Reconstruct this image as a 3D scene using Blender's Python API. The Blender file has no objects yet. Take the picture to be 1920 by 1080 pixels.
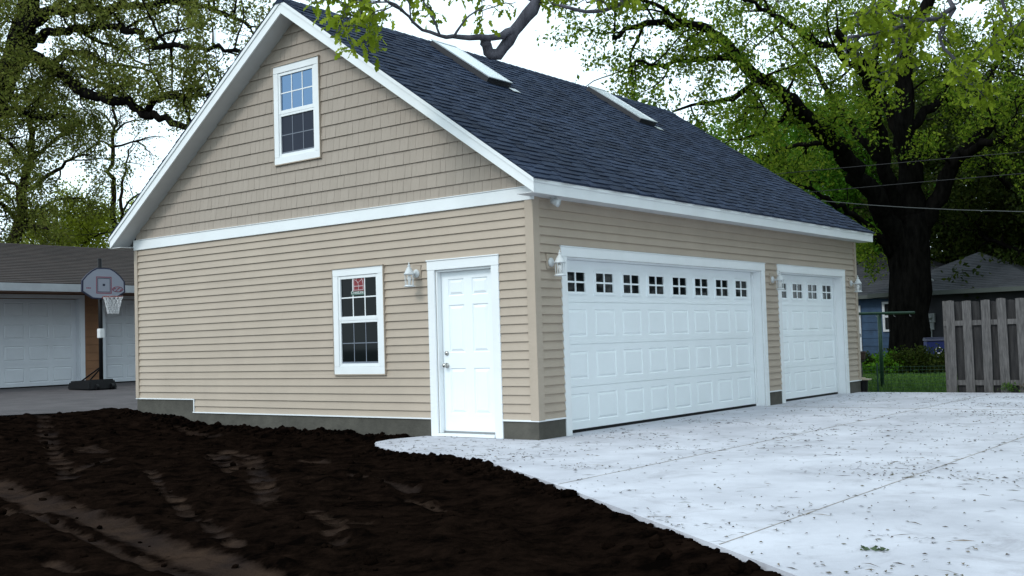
import bpy, bmesh, math, random
import numpy as np
from mathutils import Vector, Matrix

random.seed(7)
RNG = np.random.default_rng(7)
scene = bpy.context.scene
COL = scene.collection
R = math.radians

# ------------------------------------------------------------------ camera frame (solved from the photograph)
CAM = np.array([7.58, -10.146, 1.145])
YAW, PITCH, ROLL, FPX = .6622, .0485, -.0303, 2053.1
_F = np.array([-math.sin(YAW) * math.cos(PITCH), math.cos(YAW) * math.cos(PITCH), math.sin(PITCH)])
_r = np.array([math.cos(YAW), math.sin(YAW), 0.])
_u = np.cross(_r, _F)
_R = math.cos(ROLL) * _r + math.sin(ROLL) * _u
_U = -math.sin(ROLL) * _r + math.cos(ROLL) * _u


def ray(a, b): return _F + _R * (a - 960) / FPX + _U * (540 - b) / FPX
def un(a, b, d): return CAM + d * ray(a, b)
def on_x(a, b, x): return CAM + ray(a, b) * (x - CAM[0]) / ray(a, b)[0]
def on_z(a, b, z): return CAM + ray(a, b) * (z - CAM[2]) / ray(a, b)[2]


cam_d = bpy.data.cameras.new('camera')
cam_d.sensor_width = 36.0
cam_d.lens = FPX / 1920 * 36.0
cam_d.clip_start = .05
cam_d.clip_end = 2000
cam = bpy.data.objects.new('camera', cam_d)
COL.objects.link(cam)
cam.matrix_world = Matrix((( _R[0], _U[0], -_F[0], CAM[0]), (_R[1], _U[1], -_F[1], CAM[1]), (_R[2], _U[2], -_F[2], CAM[2]), (0, 0, 0, 1)))
scene.camera = cam

# ------------------------------------------------------------------ light
SUN_EL, SUN_AZ = R(40), R(192)          # azimuth clockwise from +Y: the gable faces it
w = bpy.data.worlds.new('World')
scene.world = w
w.use_nodes = True
nt = w.node_tree
nt.nodes.clear()
out = nt.nodes.new('ShaderNodeOutputWorld')
bg = nt.nodes.new('ShaderNodeBackground')
sky = nt.nodes.new('ShaderNodeTexSky')
sky.sky_type = 'NISHITA'
sky.sun_disc = False
sky.sun_elevation = SUN_EL
sky.sun_rotation = SUN_AZ
sky.dust_density = 2.0
tc = nt.nodes.new('ShaderNodeTexCoord')
no = nt.nodes.new('ShaderNodeTexNoise')
no.inputs['Scale'].default_value = 2.2
no.inputs['Detail'].default_value = 5
cr = nt.nodes.new('ShaderNodeValToRGB')
cr.color_ramp.elements[0].position = .30
cr.color_ramp.elements[0].color = (.82, .82, .82, 1)
cr.color_ramp.elements[1].position = .62
cr.color_ramp.elements[1].color = (1, 1, 1, 1)
mix = nt.nodes.new('ShaderNodeMix')
mix.data_type = 'RGBA'
mix.inputs[7].default_value = (8.9, 10.9, 12.0, 1)      # bright overcast
nt.links.new(tc.outputs['Generated'], no.inputs['Vector'])
nt.links.new(no.outputs['Fac'], cr.inputs['Fac'])
nt.links.new(cr.outputs['Color'], mix.inputs[0])
nt.links.new(sky.outputs['Color'], mix.inputs[6])
nt.links.new(mix.outputs[2], bg.inputs['Color'])
bg.inputs['Strength'].default_value = .14
nt.links.new(bg.outputs[0], out.inputs[0])

sd = bpy.data.lights.new('sun', 'SUN')
sd.energy = 1.3
sd.angle = R(16)
sd.color = (1, .99, .96)
so = bpy.data.objects.new('sun', sd)
COL.objects.link(so)
sdir = Vector((math.sin(SUN_AZ) * math.cos(SUN_EL), math.cos(SUN_AZ) * math.cos(SUN_EL), math.sin(SUN_EL)))
so.rotation_euler = sdir.to_track_quat('Z', 'Y').to_euler()
so.location = (10, -12, 14)

vs = scene.view_settings
scene.display_settings.display_device = 'sRGB'
vs.view_transform = 'Standard'
vs.look = 'None'
vs.exposure = 0.0
vs.gamma = 1
scene.render.engine = 'CYCLES'
scene.cycles.max_bounces = 6
scene.cycles.transparent_max_bounces = 8
scene.cycles.use_denoising = True


# ------------------------------------------------------------------ materials
def material(name, col, rough=.6, metal=0, spec=.5, var=0, scale=5, bump=0, bscale=None, stretch=None, island=None,
             trans=0, coords='Object', col2=None, lo=.35, hi=.65, ior=1.45, coat=0):
    m = bpy.data.materials.new(name)
    m.use_nodes = True
    t = m.node_tree
    N, L = t.nodes, t.links
    b = N['Principled BSDF']
    b.inputs['Roughness'].default_value = rough
    b.inputs['Metallic'].default_value = metal
    b.inputs['Specular IOR Level'].default_value = spec
    b.inputs['IOR'].default_value = ior
    b.inputs['Coat Weight'].default_value = coat
    b.inputs['Base Color'].default_value = (*col, 1)
    c = N.new('ShaderNodeTexCoord')
    mp = N.new('ShaderNodeMapping')
    L.new(c.outputs[coords], mp.inputs[0])
    if stretch: mp.inputs['Scale'].default_value = stretch
    src = None
    if var or col2:
        n = N.new('ShaderNodeTexNoise')
        n.inputs['Scale'].default_value = scale
        n.inputs['Detail'].default_value = 8
        n.inputs['Roughness'].default_value = .65
        L.new(mp.outputs[0], n.inputs['Vector'])
        rp = N.new('ShaderNodeValToRGB')
        rp.color_ramp.elements[0].position = lo
        rp.color_ramp.elements[1].position = hi
        a = col2 if col2 else tuple(v * (1 - var) for v in col)
        z = col if col2 else tuple(v * (1 + var) for v in col)
        rp.color_ramp.elements[0].color = (*a, 1)
        rp.color_ramp.elements[1].color = (*z, 1)
        L.new(n.outputs['Fac'], rp.inputs[0])
        src = rp.outputs[0]
    if island:
        g = N.new('ShaderNodeNewGeometry')
        rp = N.new('ShaderNodeValToRGB')
        rp.color_ramp.elements[0].color = (*island[0], 1)
        rp.color_ramp.elements[1].color = (*island[-1], 1)
        for i in range(1, len(island) - 1):
            e = rp.color_ramp.elements.new(i / (len(island) - 1))
            e.color = (*island[i], 1)
        L.new(g.outputs['Random Per Island'], rp.inputs[0])
        if src:
            mx = N.new('ShaderNodeMix')
            mx.data_type = 'RGBA'
            mx.inputs[0].default_value = .5
            L.new(src, mx.inputs[6])
            L.new(rp.outputs[0], mx.inputs[7])
            src = mx.outputs[2]
        else:
            src = rp.outputs[0]
    if src: L.new(src, b.inputs['Base Color'])
    if bump:
        n2 = N.new('ShaderNodeTexNoise')
        n2.inputs['Scale'].default_value = bscale or scale * 4
        n2.inputs['Detail'].default_value = 6
        L.new(mp.outputs[0], n2.inputs['Vector'])
        bp = N.new('ShaderNodeBump')
        bp.inputs['Strength'].default_value = bump
        bp.inputs['Distance'].default_value = .02
        L.new(n2.outputs['Fac'], bp.inputs['Height'])
        L.new(bp.outputs[0], b.inputs['Normal'])
    if trans:
        tr = N.new('ShaderNodeBsdfTranslucent')
        if src: L.new(src, tr.inputs[0])
        else: tr.inputs[0].default_value = (*col, 1)
        ms = N.new('ShaderNodeMixShader')
        ms.inputs[0].default_value = trans
        L.new(b.outputs[0], ms.inputs[1])
        L.new(tr.outputs[0], ms.inputs[2])
        L.new(ms.outputs[0], N['Material Output'].inputs[0])
    return m


M = {}
M['siding'] = material('beige vinyl siding', (.42, .345, .274), .55, var=.05, scale=1.5, bump=.05, bscale=40)
M['shake'] = material('tan shake siding', (.355, .298, .248), .7, var=.07, scale=6, stretch=(6, 6, .5), bump=.25, bscale=14,
                      island=[(.335, .28, .232), (.358, .30, .25), (.38, .32, .268)])
M['trim'] = material('white painted trim', (.80, .82, .83), .4, var=.03, scale=2)
M['doorwhite'] = material('white door paint', (.86, .90, .92), .35, var=.025, scale=1.2, bump=.03, bscale=60)
M['oldfascia'] = material('weathered fascia', (.34, .35, .37), .6, var=.1, scale=2)
M['soffit'] = material('white vented soffit', (.58, .59, .60), .6, var=.05, scale=3)
M['flash'] = material('white flashing', (.78, .80, .82), .35)
M['found'] = material('grey block foundation', (.075, .070, .058), .85, var=.22, scale=3.5, bump=.3, bscale=30)
M['shingle'] = material('dark slate shingles', (.020, .030, .055), .88, spec=.2, var=.4, scale=1.2, bump=.5, bscale=120,
                        island=[(.010, .016, .034), (.015, .024, .050), (.024, .038, .074), (.034, .050, .094)])
M['glass'] = material('dark window glass', (.004, .006, .007), .04, spec=.16, ior=1.5)
M['glassup'] = material('sky-tinted upper glass', (.02, .035, .07), .03, ior=3.4)
M['glassup'].node_tree.nodes['Principled BSDF'].inputs['Specular Tint'].default_value = (.42, .66, 1, 1)  # blue of a reflected sky put into the specular tint and base colour
M['screen'] = material('insect screen glass', (.013, .018, .035), .4, spec=.25)
M['skyglass'] = material('skylight glass', (.66, .70, .74), .28, metal=.75)
M['alu'] = material('skylight frame metal', (.45, .48, .5), .3, metal=.6)
M['darkmetal'] = material('dark flashing metal', (.03, .03, .035), .5)
M['grey_grid'] = material('grid behind screen', (.16, .18, .22), .5)
M['nickel'] = material('satin nickel', (.5, .48, .45), .25, metal=1)
M['lampwhite'] = material('white lantern enamel', (.58, .60, .61), .4, var=.05, scale=20)
M['bulb'] = material('frosted bulb', (.75, .75, .74), .3)
M['concrete'] = material('pale concrete', (.57, .57, .62), .88, spec=.25, var=.0, col2=(.37, .37, .41), scale=.8, bump=.2, bscale=90, lo=.28, hi=.66)
M['joint'] = material('leaf-stained joint', (.33, .30, .28), .9, var=.3, scale=4)
M['asphalt'] = material('old asphalt drive', (.060, .050, .052), .9, var=.25, scale=1.6, bump=.3, bscale=70)
M['ground'] = material('rough ground', (.04, .05, .025), .95, var=.4, scale=.4)
M['lawn'] = material('lawn', (.05, .085, .02), .95, var=.4, scale=1.5)
M['grass'] = material('grass blades', (.06, .1, .02), .8, island=[(.035, .075, .010), (.06, .14, .018), (.10, .19, .025)], trans=.3)
M['litter'] = material('leaf litter', (.08, .06, .04), .9, island=[(.03, .024, .02), (.07, .05, .035), (.06, .06, .03), (.16, .12, .08)])
M['greenleaf'] = material('fresh leaf', (.08, .14, .06), .7, trans=.3, island=[(.05, .08, .035), (.09, .13, .07)])
M['wood'] = material('weathered grey wood', (.13, .122, .12), .85, col2=(.040, .038, .038), scale=5, stretch=(6, 6, .7), bump=.5, bscale=18, lo=.3, hi=.62)
M['wooddark'] = material('dark back boards', (.035, .033, .033), .9, col2=(.012, .011, .012), scale=4, stretch=(6, 6, .7), bump=.4, bscale=18)  # back boards coloured darker than the front ones
M['black'] = material('black plastic', (.006, .006, .007), .55, spec=.2)
M['navy'] = material('navy plastic', (.018, .02, .045), .45)
M['board'] = material('white acrylic backboard', (.27, .28, .33), .4)
M['red'] = material('red print', (.22, .06, .09), .5)
M['stickerred'] = material('red sticker', (.20, .015, .022), .45)
M['stickergreen'] = material('green sticker', (.06, .13, .10), .5)
M['white'] = material('white print', (.7, .7, .7), .5)
M['net'] = material('net cord', (.55, .55, .56), .8)
M['rim'] = material('orange red rim', (.20, .05, .04), .4)
M['brownroof'] = material('brown asphalt shingles', (.032, .022, .019), .9, var=.3, scale=2, bump=.5, bscale=60,
                          island=[(.022, .015, .013), (.032, .022, .019), (.044, .031, .027)])
M['orange'] = material('tan orange lap siding', (.20, .095, .045), .7, var=.12, scale=2)
M['olddoor'] = material('old white door', (.56, .58, .62), .5, var=.05, scale=1)
M['blue'] = material('slate blue shingle siding', (.026, .058, .115), .75, var=.25, scale=2.5)
M['darkwall'] = material('dark house siding', (.02, .02, .026), .8, var=.2, scale=2)
M['houseroof'] = material('grey house shingles', (.036, .038, .045), .9, var=.3, scale=1.6, bump=.4, bscale=60,
                          island=[(.024, .025, .030), (.036, .038, .045), (.052, .055, .063)])
M['gutter'] = material('grey green gutter', (.07, .08, .075), .6)
M['greenpaint'] = material('green painted steel', (.010, .045, .024), .55, var=.2, scale=8)
M['wire'] = material('dark wire', (.012, .012, .013), .7)
M['lightwire'] = material('pale cable', (.05, .055, .055), .6)
M['binblue'] = material('blue recycling bin', (.008, .016, .10), .5)
M['terracotta'] = material('dark brown pot', (.05, .025, .022), .6)
M['plank'] = material('pale raw plank', (.42, .36, .28), .8, var=.15, scale=6)
M['greymetal'] = material('galvanised grey', (.22, .23, .24), .5)

def rework_concrete(m):
    t_ = m.node_tree
    N_, L_ = t_.nodes, t_.links
    b_ = N_['Principled BSDF']
    old = b_.inputs['Base Color'].links[0].from_socket
    c_ = N_.new('ShaderNodeTexCoord')
    n_ = N_.new('ShaderNodeTexNoise'); n_.inputs['Scale'].default_value = 1.9; n_.inputs['Detail'].default_value = 10; n_.inputs['Roughness'].default_value = .75; n_.inputs['Distortion'].default_value = .6
    L_.new(c_.outputs['Object'], n_.inputs['Vector'])
    r_ = N_.new('ShaderNodeValToRGB'); r_.color_ramp.elements[0].position = .52; r_.color_ramp.elements[0].color = (1, 1, 1, 1); r_.color_ramp.elements[1].position = .78; r_.color_ramp.elements[1].color = (.62, .60, .60, 1)
    L_.new(n_.outputs['Fac'], r_.inputs[0])
    x_ = N_.new('ShaderNodeMix'); x_.data_type = 'RGBA'; x_.blend_type = 'MULTIPLY'; x_.inputs[0].default_value = 1
    L_.new(old, x_.inputs[6]); L_.new(r_.outputs[0], x_.inputs[7]); L_.new(x_.outputs[2], b_.inputs['Base Color'])
    mp_ = N_.new('ShaderNodeMapping'); mp_.inputs['Scale'].default_value = (160, 2, 1)
    L_.new(c_.outputs['Object'], mp_.inputs[0])
    w_ = N_.new('ShaderNodeTexNoise'); w_.inputs['Scale'].default_value = 1; w_.inputs['Detail'].default_value = 2
    L_.new(mp_.outputs[0], w_.inputs['Vector'])
    bm_ = N_.new('ShaderNodeBump'); bm_.inputs['Strength'].default_value = .25; bm_.inputs['Distance'].default_value = .004
    L_.new(w_.outputs['Fac'], bm_.inputs['Height'])
    L_.new(b_.inputs['Normal'].links[0].from_socket, bm_.inputs['Normal'])
    L_.new(bm_.outputs[0], b_.inputs['Normal'])
rework_concrete(M['concrete'])

# soil: dark wet earth with paler packed tyre tracks stored as a per-vertex "packed" value
ms = bpy.data.materials.new('dark turned soil')
ms.use_nodes = True
N, L = ms.node_tree.nodes, ms.node_tree.links
b = N['Principled BSDF']
b.inputs['Roughness'].default_value = .95
b.inputs['Specular IOR Level'].default_value = 0
at = N.new('ShaderNodeAttribute')
at.attribute_name = 'packed'
n1 = N.new('ShaderNodeTexNoise')
n1.inputs['Scale'].default_value = 5
n1.inputs['Detail'].default_value = 9
n1.inputs['Roughness'].default_value = .7
tcs = N.new('ShaderNodeTexCoord')
L.new(tcs.outputs['Object'], n1.inputs['Vector'])
r1 = N.new('ShaderNodeValToRGB')
r1.color_ramp.elements[0].position = .38
r1.color_ramp.elements[0].color = (.0016, .0011, .0009, 1)
r1.color_ramp.elements[1].position = .72
r1.color_ramp.elements[1].color = (.0105, .0060, .0042, 1)
L.new(n1.outputs['Fac'], r1.inputs[0])
n3 = N.new('ShaderNodeTexNoise')
n3.inputs['Scale'].default_value = 1.8
n3.inputs['Detail'].default_value = 4
L.new(tcs.outputs['Object'], n3.inputs['Vector'])
r3 = N.new('ShaderNodeValToRGB')
r3.color_ramp.elements[0].position = .35
r3.color_ramp.elements[0].color = (.014, .0105, .010, 1)
r3.color_ramp.elements[1].position = .65
r3.color_ramp.elements[1].color = (.034, .0215, .0155, 1)
L.new(n3.outputs['Fac'], r3.inputs[0])
mth = N.new('ShaderNodeMath')
mth.operation = 'MULTIPLY_ADD'
mth.inputs[1].default_value = 1.7
L.new(n1.outputs['Fac'], mth.inputs[0])
mth.inputs[2].default_value = -.85
ad = N.new('ShaderNodeMath')
ad.operation = 'ADD'
L.new(at.outputs['Fac'], ad.inputs[0])
L.new(mth.outputs[0], ad.inputs[1])
r4 = N.new('ShaderNodeValToRGB')
r4.color_ramp.elements[0].position = .30
r4.color_ramp.elements[1].position = .95
L.new(ad.outputs[0], r4.inputs[0])
mx = N.new('ShaderNodeMix')
mx.data_type = 'RGBA'
L.new(r4.outputs[0], mx.inputs[0])
L.new(r1.outputs[0], mx.inputs[6])
L.new(r3.outputs[0], mx.inputs[7])
L.new(mx.outputs[2], b.inputs['Base Color'])
bp = N.new('ShaderNodeBump')
bp.inputs['Strength'].default_value = .5
bp.inputs['Distance'].default_value = .03
n5 = N.new('ShaderNodeTexNoise')
n5.inputs['Scale'].default_value = 30
n5.inputs['Detail'].default_value = 5
L.new(tcs.outputs['Object'], n5.inputs['Vector'])
L.new(n5.outputs['Fac'], bp.inputs['Height'])
L.new(bp.outputs[0], b.inputs['Normal'])
M['soil'] = ms


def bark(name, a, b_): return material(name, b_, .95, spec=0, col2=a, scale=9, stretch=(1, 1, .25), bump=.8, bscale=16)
def leafm(name, cols, trans=.5): return material(name, cols[0],     .6, spec=.12, island=cols, trans=trans)


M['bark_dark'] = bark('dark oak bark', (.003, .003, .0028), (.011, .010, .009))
M['bark_glare'] = bark('glare-grey limb bark', (.05, .048, .06), (.12, .118, .14))  # pale lavender of sky glare put into the bark colour
M['bark_brown'] = bark('brown bark', (.008, .007, .005), (.03, .024, .017))
M['leaf_olive'] = leafm('olive spring oak leaves', [(.062, .078, .014), (.125, .155, .026), (.16, .16, .036), (.22, .265, .045)])
M['leaf_oak'] = leafm('oak leaves', [(.045, .09, .006), (.10, .18, .012), (.17, .24, .018), (.26, .33, .03)])
M['leaf_bright'] = leafm('bright near oak leaves', [(.12, .17, .010), (.22, .30, .02), (.34, .42, .035)])
M['leaf_yellow'] = leafm('yellow green leaves', [(.20, .25, .02), (.28, .33, .03), (.36, .41, .04)])
M['leaf_green'] = leafm('green maple leaves', [(.035, .11, .008), (.07, .19, .012), (.13, .26, .02)])
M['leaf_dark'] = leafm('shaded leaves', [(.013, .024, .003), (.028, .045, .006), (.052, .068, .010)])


# ------------------------------------------------------------------ object helpers
def tag(o, label=None, cat=None, group=None, kind=None):
    if label: o['label'] = label
    if cat: o['category'] = cat
    if group: o['group'] = group
    if kind: o['kind'] = kind
    return o


def empty(name, loc, label=None, cat=None, group=None, rz=0):
    o = bpy.data.objects.new(name, None)
    o.empty_display_size = .2
    COL.objects.link(o)
    o.location = loc
    o.rotation_euler = (0, 0, rz)
    return tag(o, label, cat, group)


def copy_tree(o, parent=None):
    c = o.copy()
    COL.objects.link(c)
    if parent: c.parent = parent
    for ch in list(o.children): copy_tree(ch, c)
    return c


class MB:
    def __init__(s, org=(0, 0, 0)): s.v, s.f, s.c, s.o = [], [], [], np.array(org, float)

    def add(s, vs_, fs):
        k = len(s.v)
        s.c.append(k)
        s.v += [tuple(np.asarray(p, float) - s.o) for p in vs_]
        s.f += [tuple(k + i for i in f) for f in fs]

    def box(s, x0, x1, y0, y1, z0, z1):
        x0, x1 = sorted((x0, x1)); y0, y1 = sorted((y0, y1)); z0, z1 = sorted((z0, z1))
        s.add([(x0, y0, z0), (x1, y0, z0), (x1, y1, z0), (x0, y1, z0), (x0, y0, z1), (x1, y0, z1), (x1, y1, z1), (x0, y1, z1)],
              [(3, 2, 1, 0), (4, 5, 6, 7), (0, 1, 5, 4), (1, 2, 6, 5), (2, 3, 7, 6), (3, 0, 4, 7)])

    def obox(s, c, ax, ay, az):          # centre and three half-axes
        c, ax, ay, az = (np.asarray(q, float) for q in (c, ax, ay, az))
        p = [c + i * ax + j * ay + k * az for k in (-1, 1) for (i, j) in ((-1, -1), (1, -1), (1, 1), (-1, 1))]
        s.add(p, [(3, 2, 1, 0), (4, 5, 6, 7), (0, 1, 5, 4), (1, 2, 6, 5), (2, 3, 7, 6), (3, 0, 4, 7)])

    def prism(s, poly, d):               # planar 3-D polygon swept by vector d
        n = len(poly)
        p = [np.asarray(q, float) for q in poly]
        d = np.asarray(d, float)
        s.add(p + [q + d for q in p], [tuple(range(n))[::-1], tuple(range(n, 2 * n))] + [(i, (i + 1) % n, n + (i + 1) % n, n + i) for i in range(n)])

    def quad(s, a, b_, c, d): s.add([a, b_, c, d], [(0, 1, 2, 3)])

    def tube(s, pts, rad, n=8, cap=True):
        pts = np.asarray(pts, float)
        m = len(pts)
        rad = np.broadcast_to(rad, (m,))
        t = np.gradient(pts, axis=0)
        t /= np.linalg.norm(t, axis=1)[:, None] + 1e-9
        ref = np.array([0, 0, 1.]) if abs(t[0][2]) < .9 else np.array([1., 0, 0])
        a = np.cross(t[0], ref); a /= np.linalg.norm(a)
        ang = np.arange(n) * 2 * math.pi / n
        V = []
        for i in range(m):
            a = a - t[i] * (a @ t[i])
            a /= np.linalg.norm(a) + 1e-9
            bb = np.cross(t[i], a)
            V.append(pts[i] + rad[i] * (np.cos(ang)[:, None] * a + np.sin(ang)[:, None] * bb))
        V = np.concatenate(V)
        k = len(s.v)
        s.c.append(k)
        s.v += [tuple(p - s.o) for p in V]
        for i in range(m - 1):
            for j in range(n):
                q = (j + 1) % n
                s.f.append((k + i * n + j, k + i * n + q, k + (i + 1) * n + q, k + (i + 1) * n + j))
        if cap:
            s.f.append(tuple(k + j for j in range(n))[::-1])
            s.f.append(tuple(k + (m - 1) * n + j for j in range(n)))

    def lathe(s, c, prof, n=16, axis='z'):   # prof: (radius, height)
        c = np.asarray(c, float)
        k = len(s.v)
        for r_, h in prof:
            for j in range(n):
                a = 2 * math.pi * j / n
                p = (r_ * math.cos(a), r_ * math.sin(a), h)
                if axis == 'x': p = (p[2], p[0], p[1])
                if axis == 'y': p = (p[1], p[2], p[0])
                s.v.append(tuple(c + np.array(p) - s.o))
        for i in range(len(prof) - 1):
            for j in range(n):
                q = (j + 1) % n
                s.f.append((k + i * n + j, k + i * n + q, k + (i + 1) * n + q, k + (i + 1) * n + j))
        s.f.append(tuple(k + j for j in range(n))[::-1])
        s.f.append(tuple(k + (len(prof) - 1) * n + j for j in range(n)))

    def split(s, name, mat, parent=None, bevel=0, parts=None):
        st = s.c + [len(s.v)]
        groups = parts or [[i] for i in range(len(s.c))]
        out_ = []
        for g in groups:
            q = MB(s.o)
            for i in g:
                a, b_ = st[i], st[i + 1]
                k = len(q.v)
                q.v += s.v[a:b_]
                q.f += [tuple(j - a + k for j in f) for f in s.f if a <= f[0] < b_]
            out_.append(q.build(name, mat, parent, False, bevel))
        return out_

    def build(s, name, mat, parent=None, smooth=False, bevel=0):
        me = bpy.data.meshes.new(name)
        me.from_pydata(s.v, [], s.f)
        me.materials.append(mat)
        if smooth: me.polygons.foreach_set('use_smooth', [True] * len(me.polygons))
        o = bpy.data.objects.new(name, me)
        COL.objects.link(o)
        if parent: o.parent = parent
        else: o.location = s.o
        if bevel:
            bm = bmesh.new()
            bm.from_mesh(me)
            bmesh.ops.bevel(bm, geom=[e for e in bm.edges if e.is_manifold and e.calc_face_angle(0) > .5], offset=bevel, segments=2, affect='EDGES')
            bm.to_mesh(me)
            bm.free()
        me.update()
        return o


def np_mesh(name, V, F4, mat, parent=None, loc=None, attr=None, smooth=False):
    V = np.asarray(V, np.float32)
    F4 = np.asarray(F4, np.int32)
    me = bpy.data.meshes.new(name)
    k = F4.shape[1]
    me.vertices.add(len(V))
    me.vertices.foreach_set('co', V.ravel())
    me.loops.add(F4.size)
    me.loops.foreach_set('vertex_index', F4.ravel())
    me.polygons.add(len(F4))
    me.polygons.foreach_set('loop_start', np.arange(len(F4), dtype=np.int32) * k)
    me.polygons.foreach_set('loop_total', np.full(len(F4), k, np.int32))
    me.update(calc_edges=True)
    if smooth: me.polygons.foreach_set('use_smooth', np.ones(len(F4), bool))
    if attr is not None:
        a = me.attributes.new('packed', 'FLOAT', 'POINT')
        a.data.foreach_set('value', np.asarray(attr, np.float32))
    me.materials.append(mat)
    o = bpy.data.objects.new(name, me)
    COL.objects.link(o)
    if parent: o.parent = parent
    if loc is not None: o.location = loc
    return o


def vnoise(x, y, seed=0):                 # smooth value noise on arrays
    g = np.random.default_rng(seed).random((256, 256))
    xi = np.floor(x).astype(int); yi = np.floor(y).astype(int)
    fx = x - xi; fy = y - yi
    fx = fx * fx * (3 - 2 * fx); fy = fy * fy * (3 - 2 * fy)
    a = g[xi % 256, yi % 256]; b_ = g[(xi + 1) % 256, yi % 256]
    c = g[xi % 256, (yi + 1) % 256]; d = g[(xi + 1) % 256, (yi + 1) % 256]
    return (a * (1 - fx) + b_ * fx) * (1 - fy) + (c * (1 - fx) + d * fx) * fy


def sm(a, b_, x):
    t = np.clip((x - a) / (b_ - a), 0, 1)
    return t * t * (3 - 2 * t)


# ================================================================== THE GARAGE
W, LEN = 7.965, 10.10
ZF, ZL, XS = .207, .403, -6.486
OH, OHG = .264, .31
ZE0, ZE1, ZR = 2.817, 2.978, 5.94
XR = -W / 2
SL = (ZR - ZE1) / (OH - XR)              # roof slope
ZFR0, ZFR1 = 2.778, 2.931
D1A, D1B, ZD, D2A, D2B = .5225, 6.128, 2.258, 6.609, 9.535
EL, ER, ET = -1.647, -.5085, 2.168
WL, WR, WT, WB = -3.355, -2.41, 2.175, .773
GL, GR, GT, GB = -4.488, -3.544, 5.122, 3.732
TW = .115                                # casing width
LAP = .1035
G = empty('detached_garage', (XR, 0, 0), 'new beige detached garage with dark gable roof and two white overhead doors', 'garage')
GO = (XR, 0, 0)
mb = lambda: MB(GO)

# clapboards: every course a real tapered strip, cut round the openings
rj = random.Random(19)
def laps(B, a0, a1, zlo, zhi, holes, place, base=ZF):
    z = base
    while z < zhi - .01:
        z0, z1 = z, z + LAP
        cuts = sorted({max(z0, zlo), min(z1, zhi)} | {h for o in holes for h in (o[2], o[3]) if max(z0, zlo) < h < min(z1, zhi)})
        for c0, c1 in zip(cuts, cuts[1:]):
            if c1 - c0 < 1e-4: continue
            zm = (c0 + c1) / 2
            spans = [(a0, a1)]
            for h in holes:
                if h[2] <= zm <= h[3]:
                    ns = []
                    for s0, s1 in spans:
                        if h[0] > s0: ns.append((s0, min(s1, h[0])))
                        if h[1] < s1: ns.append((max(s0, h[1]), s1))
                    spans = [q for q in ns if q[1] - q[0] > 1e-3]
            brk = []
            for s0, s1 in spans:
                cur = s0
                for jx in sorted(rj.uniform(a0, a1) for _ in range(2)):
                    if cur + .5 < jx < s1 - .5: brk.append((cur, jx, rj.uniform(0, .0016))); cur = jx
                brk.append((cur, s1, rj.uniform(0, .0016)))
            for s0, s1, dj in brk:
                d = lambda q: .025 + dj - .021 * (q - z0) / LAP
                p = [place(s0, d(c0), c0), place(s1, d(c0), c0), place(s1, d(c1), c1), place(s0, d(c1), c1)]
                B.quad(*p)
                if abs(c0 - z0) < 1e-6:
                    B.quad(place(s0, .0, c0), place(s1, .0, c0), place(s1, d(c0), c0), place(s0, d(c0), c0))
        z += LAP

B = mb()
gable = lambda a, d, z: (a, -d, z)
side = lambda a, d, z: (d, a, z)
laps(B, -W + .05, -.07, ZF + .012, ZFR0, [(WL, WR, WB, WT), (EL, ER, -1, ET), (-W, XS, -1, ZL + .012), (EL - .255, EL - .10, 1.95, 2.135)], gable)
laps(B, .07, LEN - .06, ZF + .012, ZE0, [(D1A, D1B, -1, ZD), (D2A, D2B, -1, ZD), (.215, .375, 1.975, 2.17),
                                        (6.30, 6.46, 1.925, 2.11), (9.72, 9.88, 1.94, 2.12)], side)
B.build('lap_siding', M['siding'], G)

# wall body behind the claddings
B = mb()
T = .2
y0, y1 = .002, T
def poly_gable(y): return [(-W, y, .0), (0, y, 0), (0, y, ZE0), (XR, y, ZE0 + SL * (0 - XR)), (-W, y, ZE0)]
oi = [(EL + TW, ER - TW)]                # entry opening
B.box(-W, oi[0][0], y0, y1, .3, ZFR0); B.box(oi[0][1], -.002, y0, y1, .1, ZFR0)
B.box(-W + .02, XS, y0, y1, .02, .3); B.box(XS, oi[0][0], y0, y1, .02, .3)
B.box(oi[0][0], oi[0][1], y0, y1, ET - TW, ZFR0)
B.prism([(-W, y0, ZFR0 + .001), (-.002, y0, ZFR0 + .001), (-.002, y0, 3.01), (XR, y0, 3.01 + SL * -XR), (-W, y0, 3.01)], (0, T, 0))
for s0, s1 in ((T, D1A + TW), (D1B - TW, D2A + TW), (D2B - TW, LEN)): B.box(-T, -.002, s0, s1, .02, ZE0)
for s0, s1 in ((D1A + TW, D1B - TW), (D2A + TW, D2B - TW)): B.box(-T, -.002, s0, s1, ZD - TW, ZE0)
B.box(-W, -T, LEN - T, LEN - .002, .02, ZE0)
B.box(-W, -W + T, T, LEN - T, .02, ZE0)
B.prism([(-W, LEN - T, ZE0 + .001), (0, LEN - T, ZE0 + .001), (XR, LEN - T, ZE0 + .05 + SL * -XR)], (0, T - .002, 0))
B.build('wall', M['siding'], G)

# corner posts
B = mb()
B.box(-.085, .034, -.034, -.001, ZF + .015, ZFR0); B.box(.001, .034, -.001, .085, ZF + .015, ZE0)
B.box(-W - .02, -W + .06, -.034, -.001, ZL + .015, ZFR0)
B.box(.001, .034, LEN - .07, LEN + .02, ZF + .015, ZE0)
B.split('corner_post', M['siding'], G, parts=[[0, 1], [2], [3]])

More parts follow.
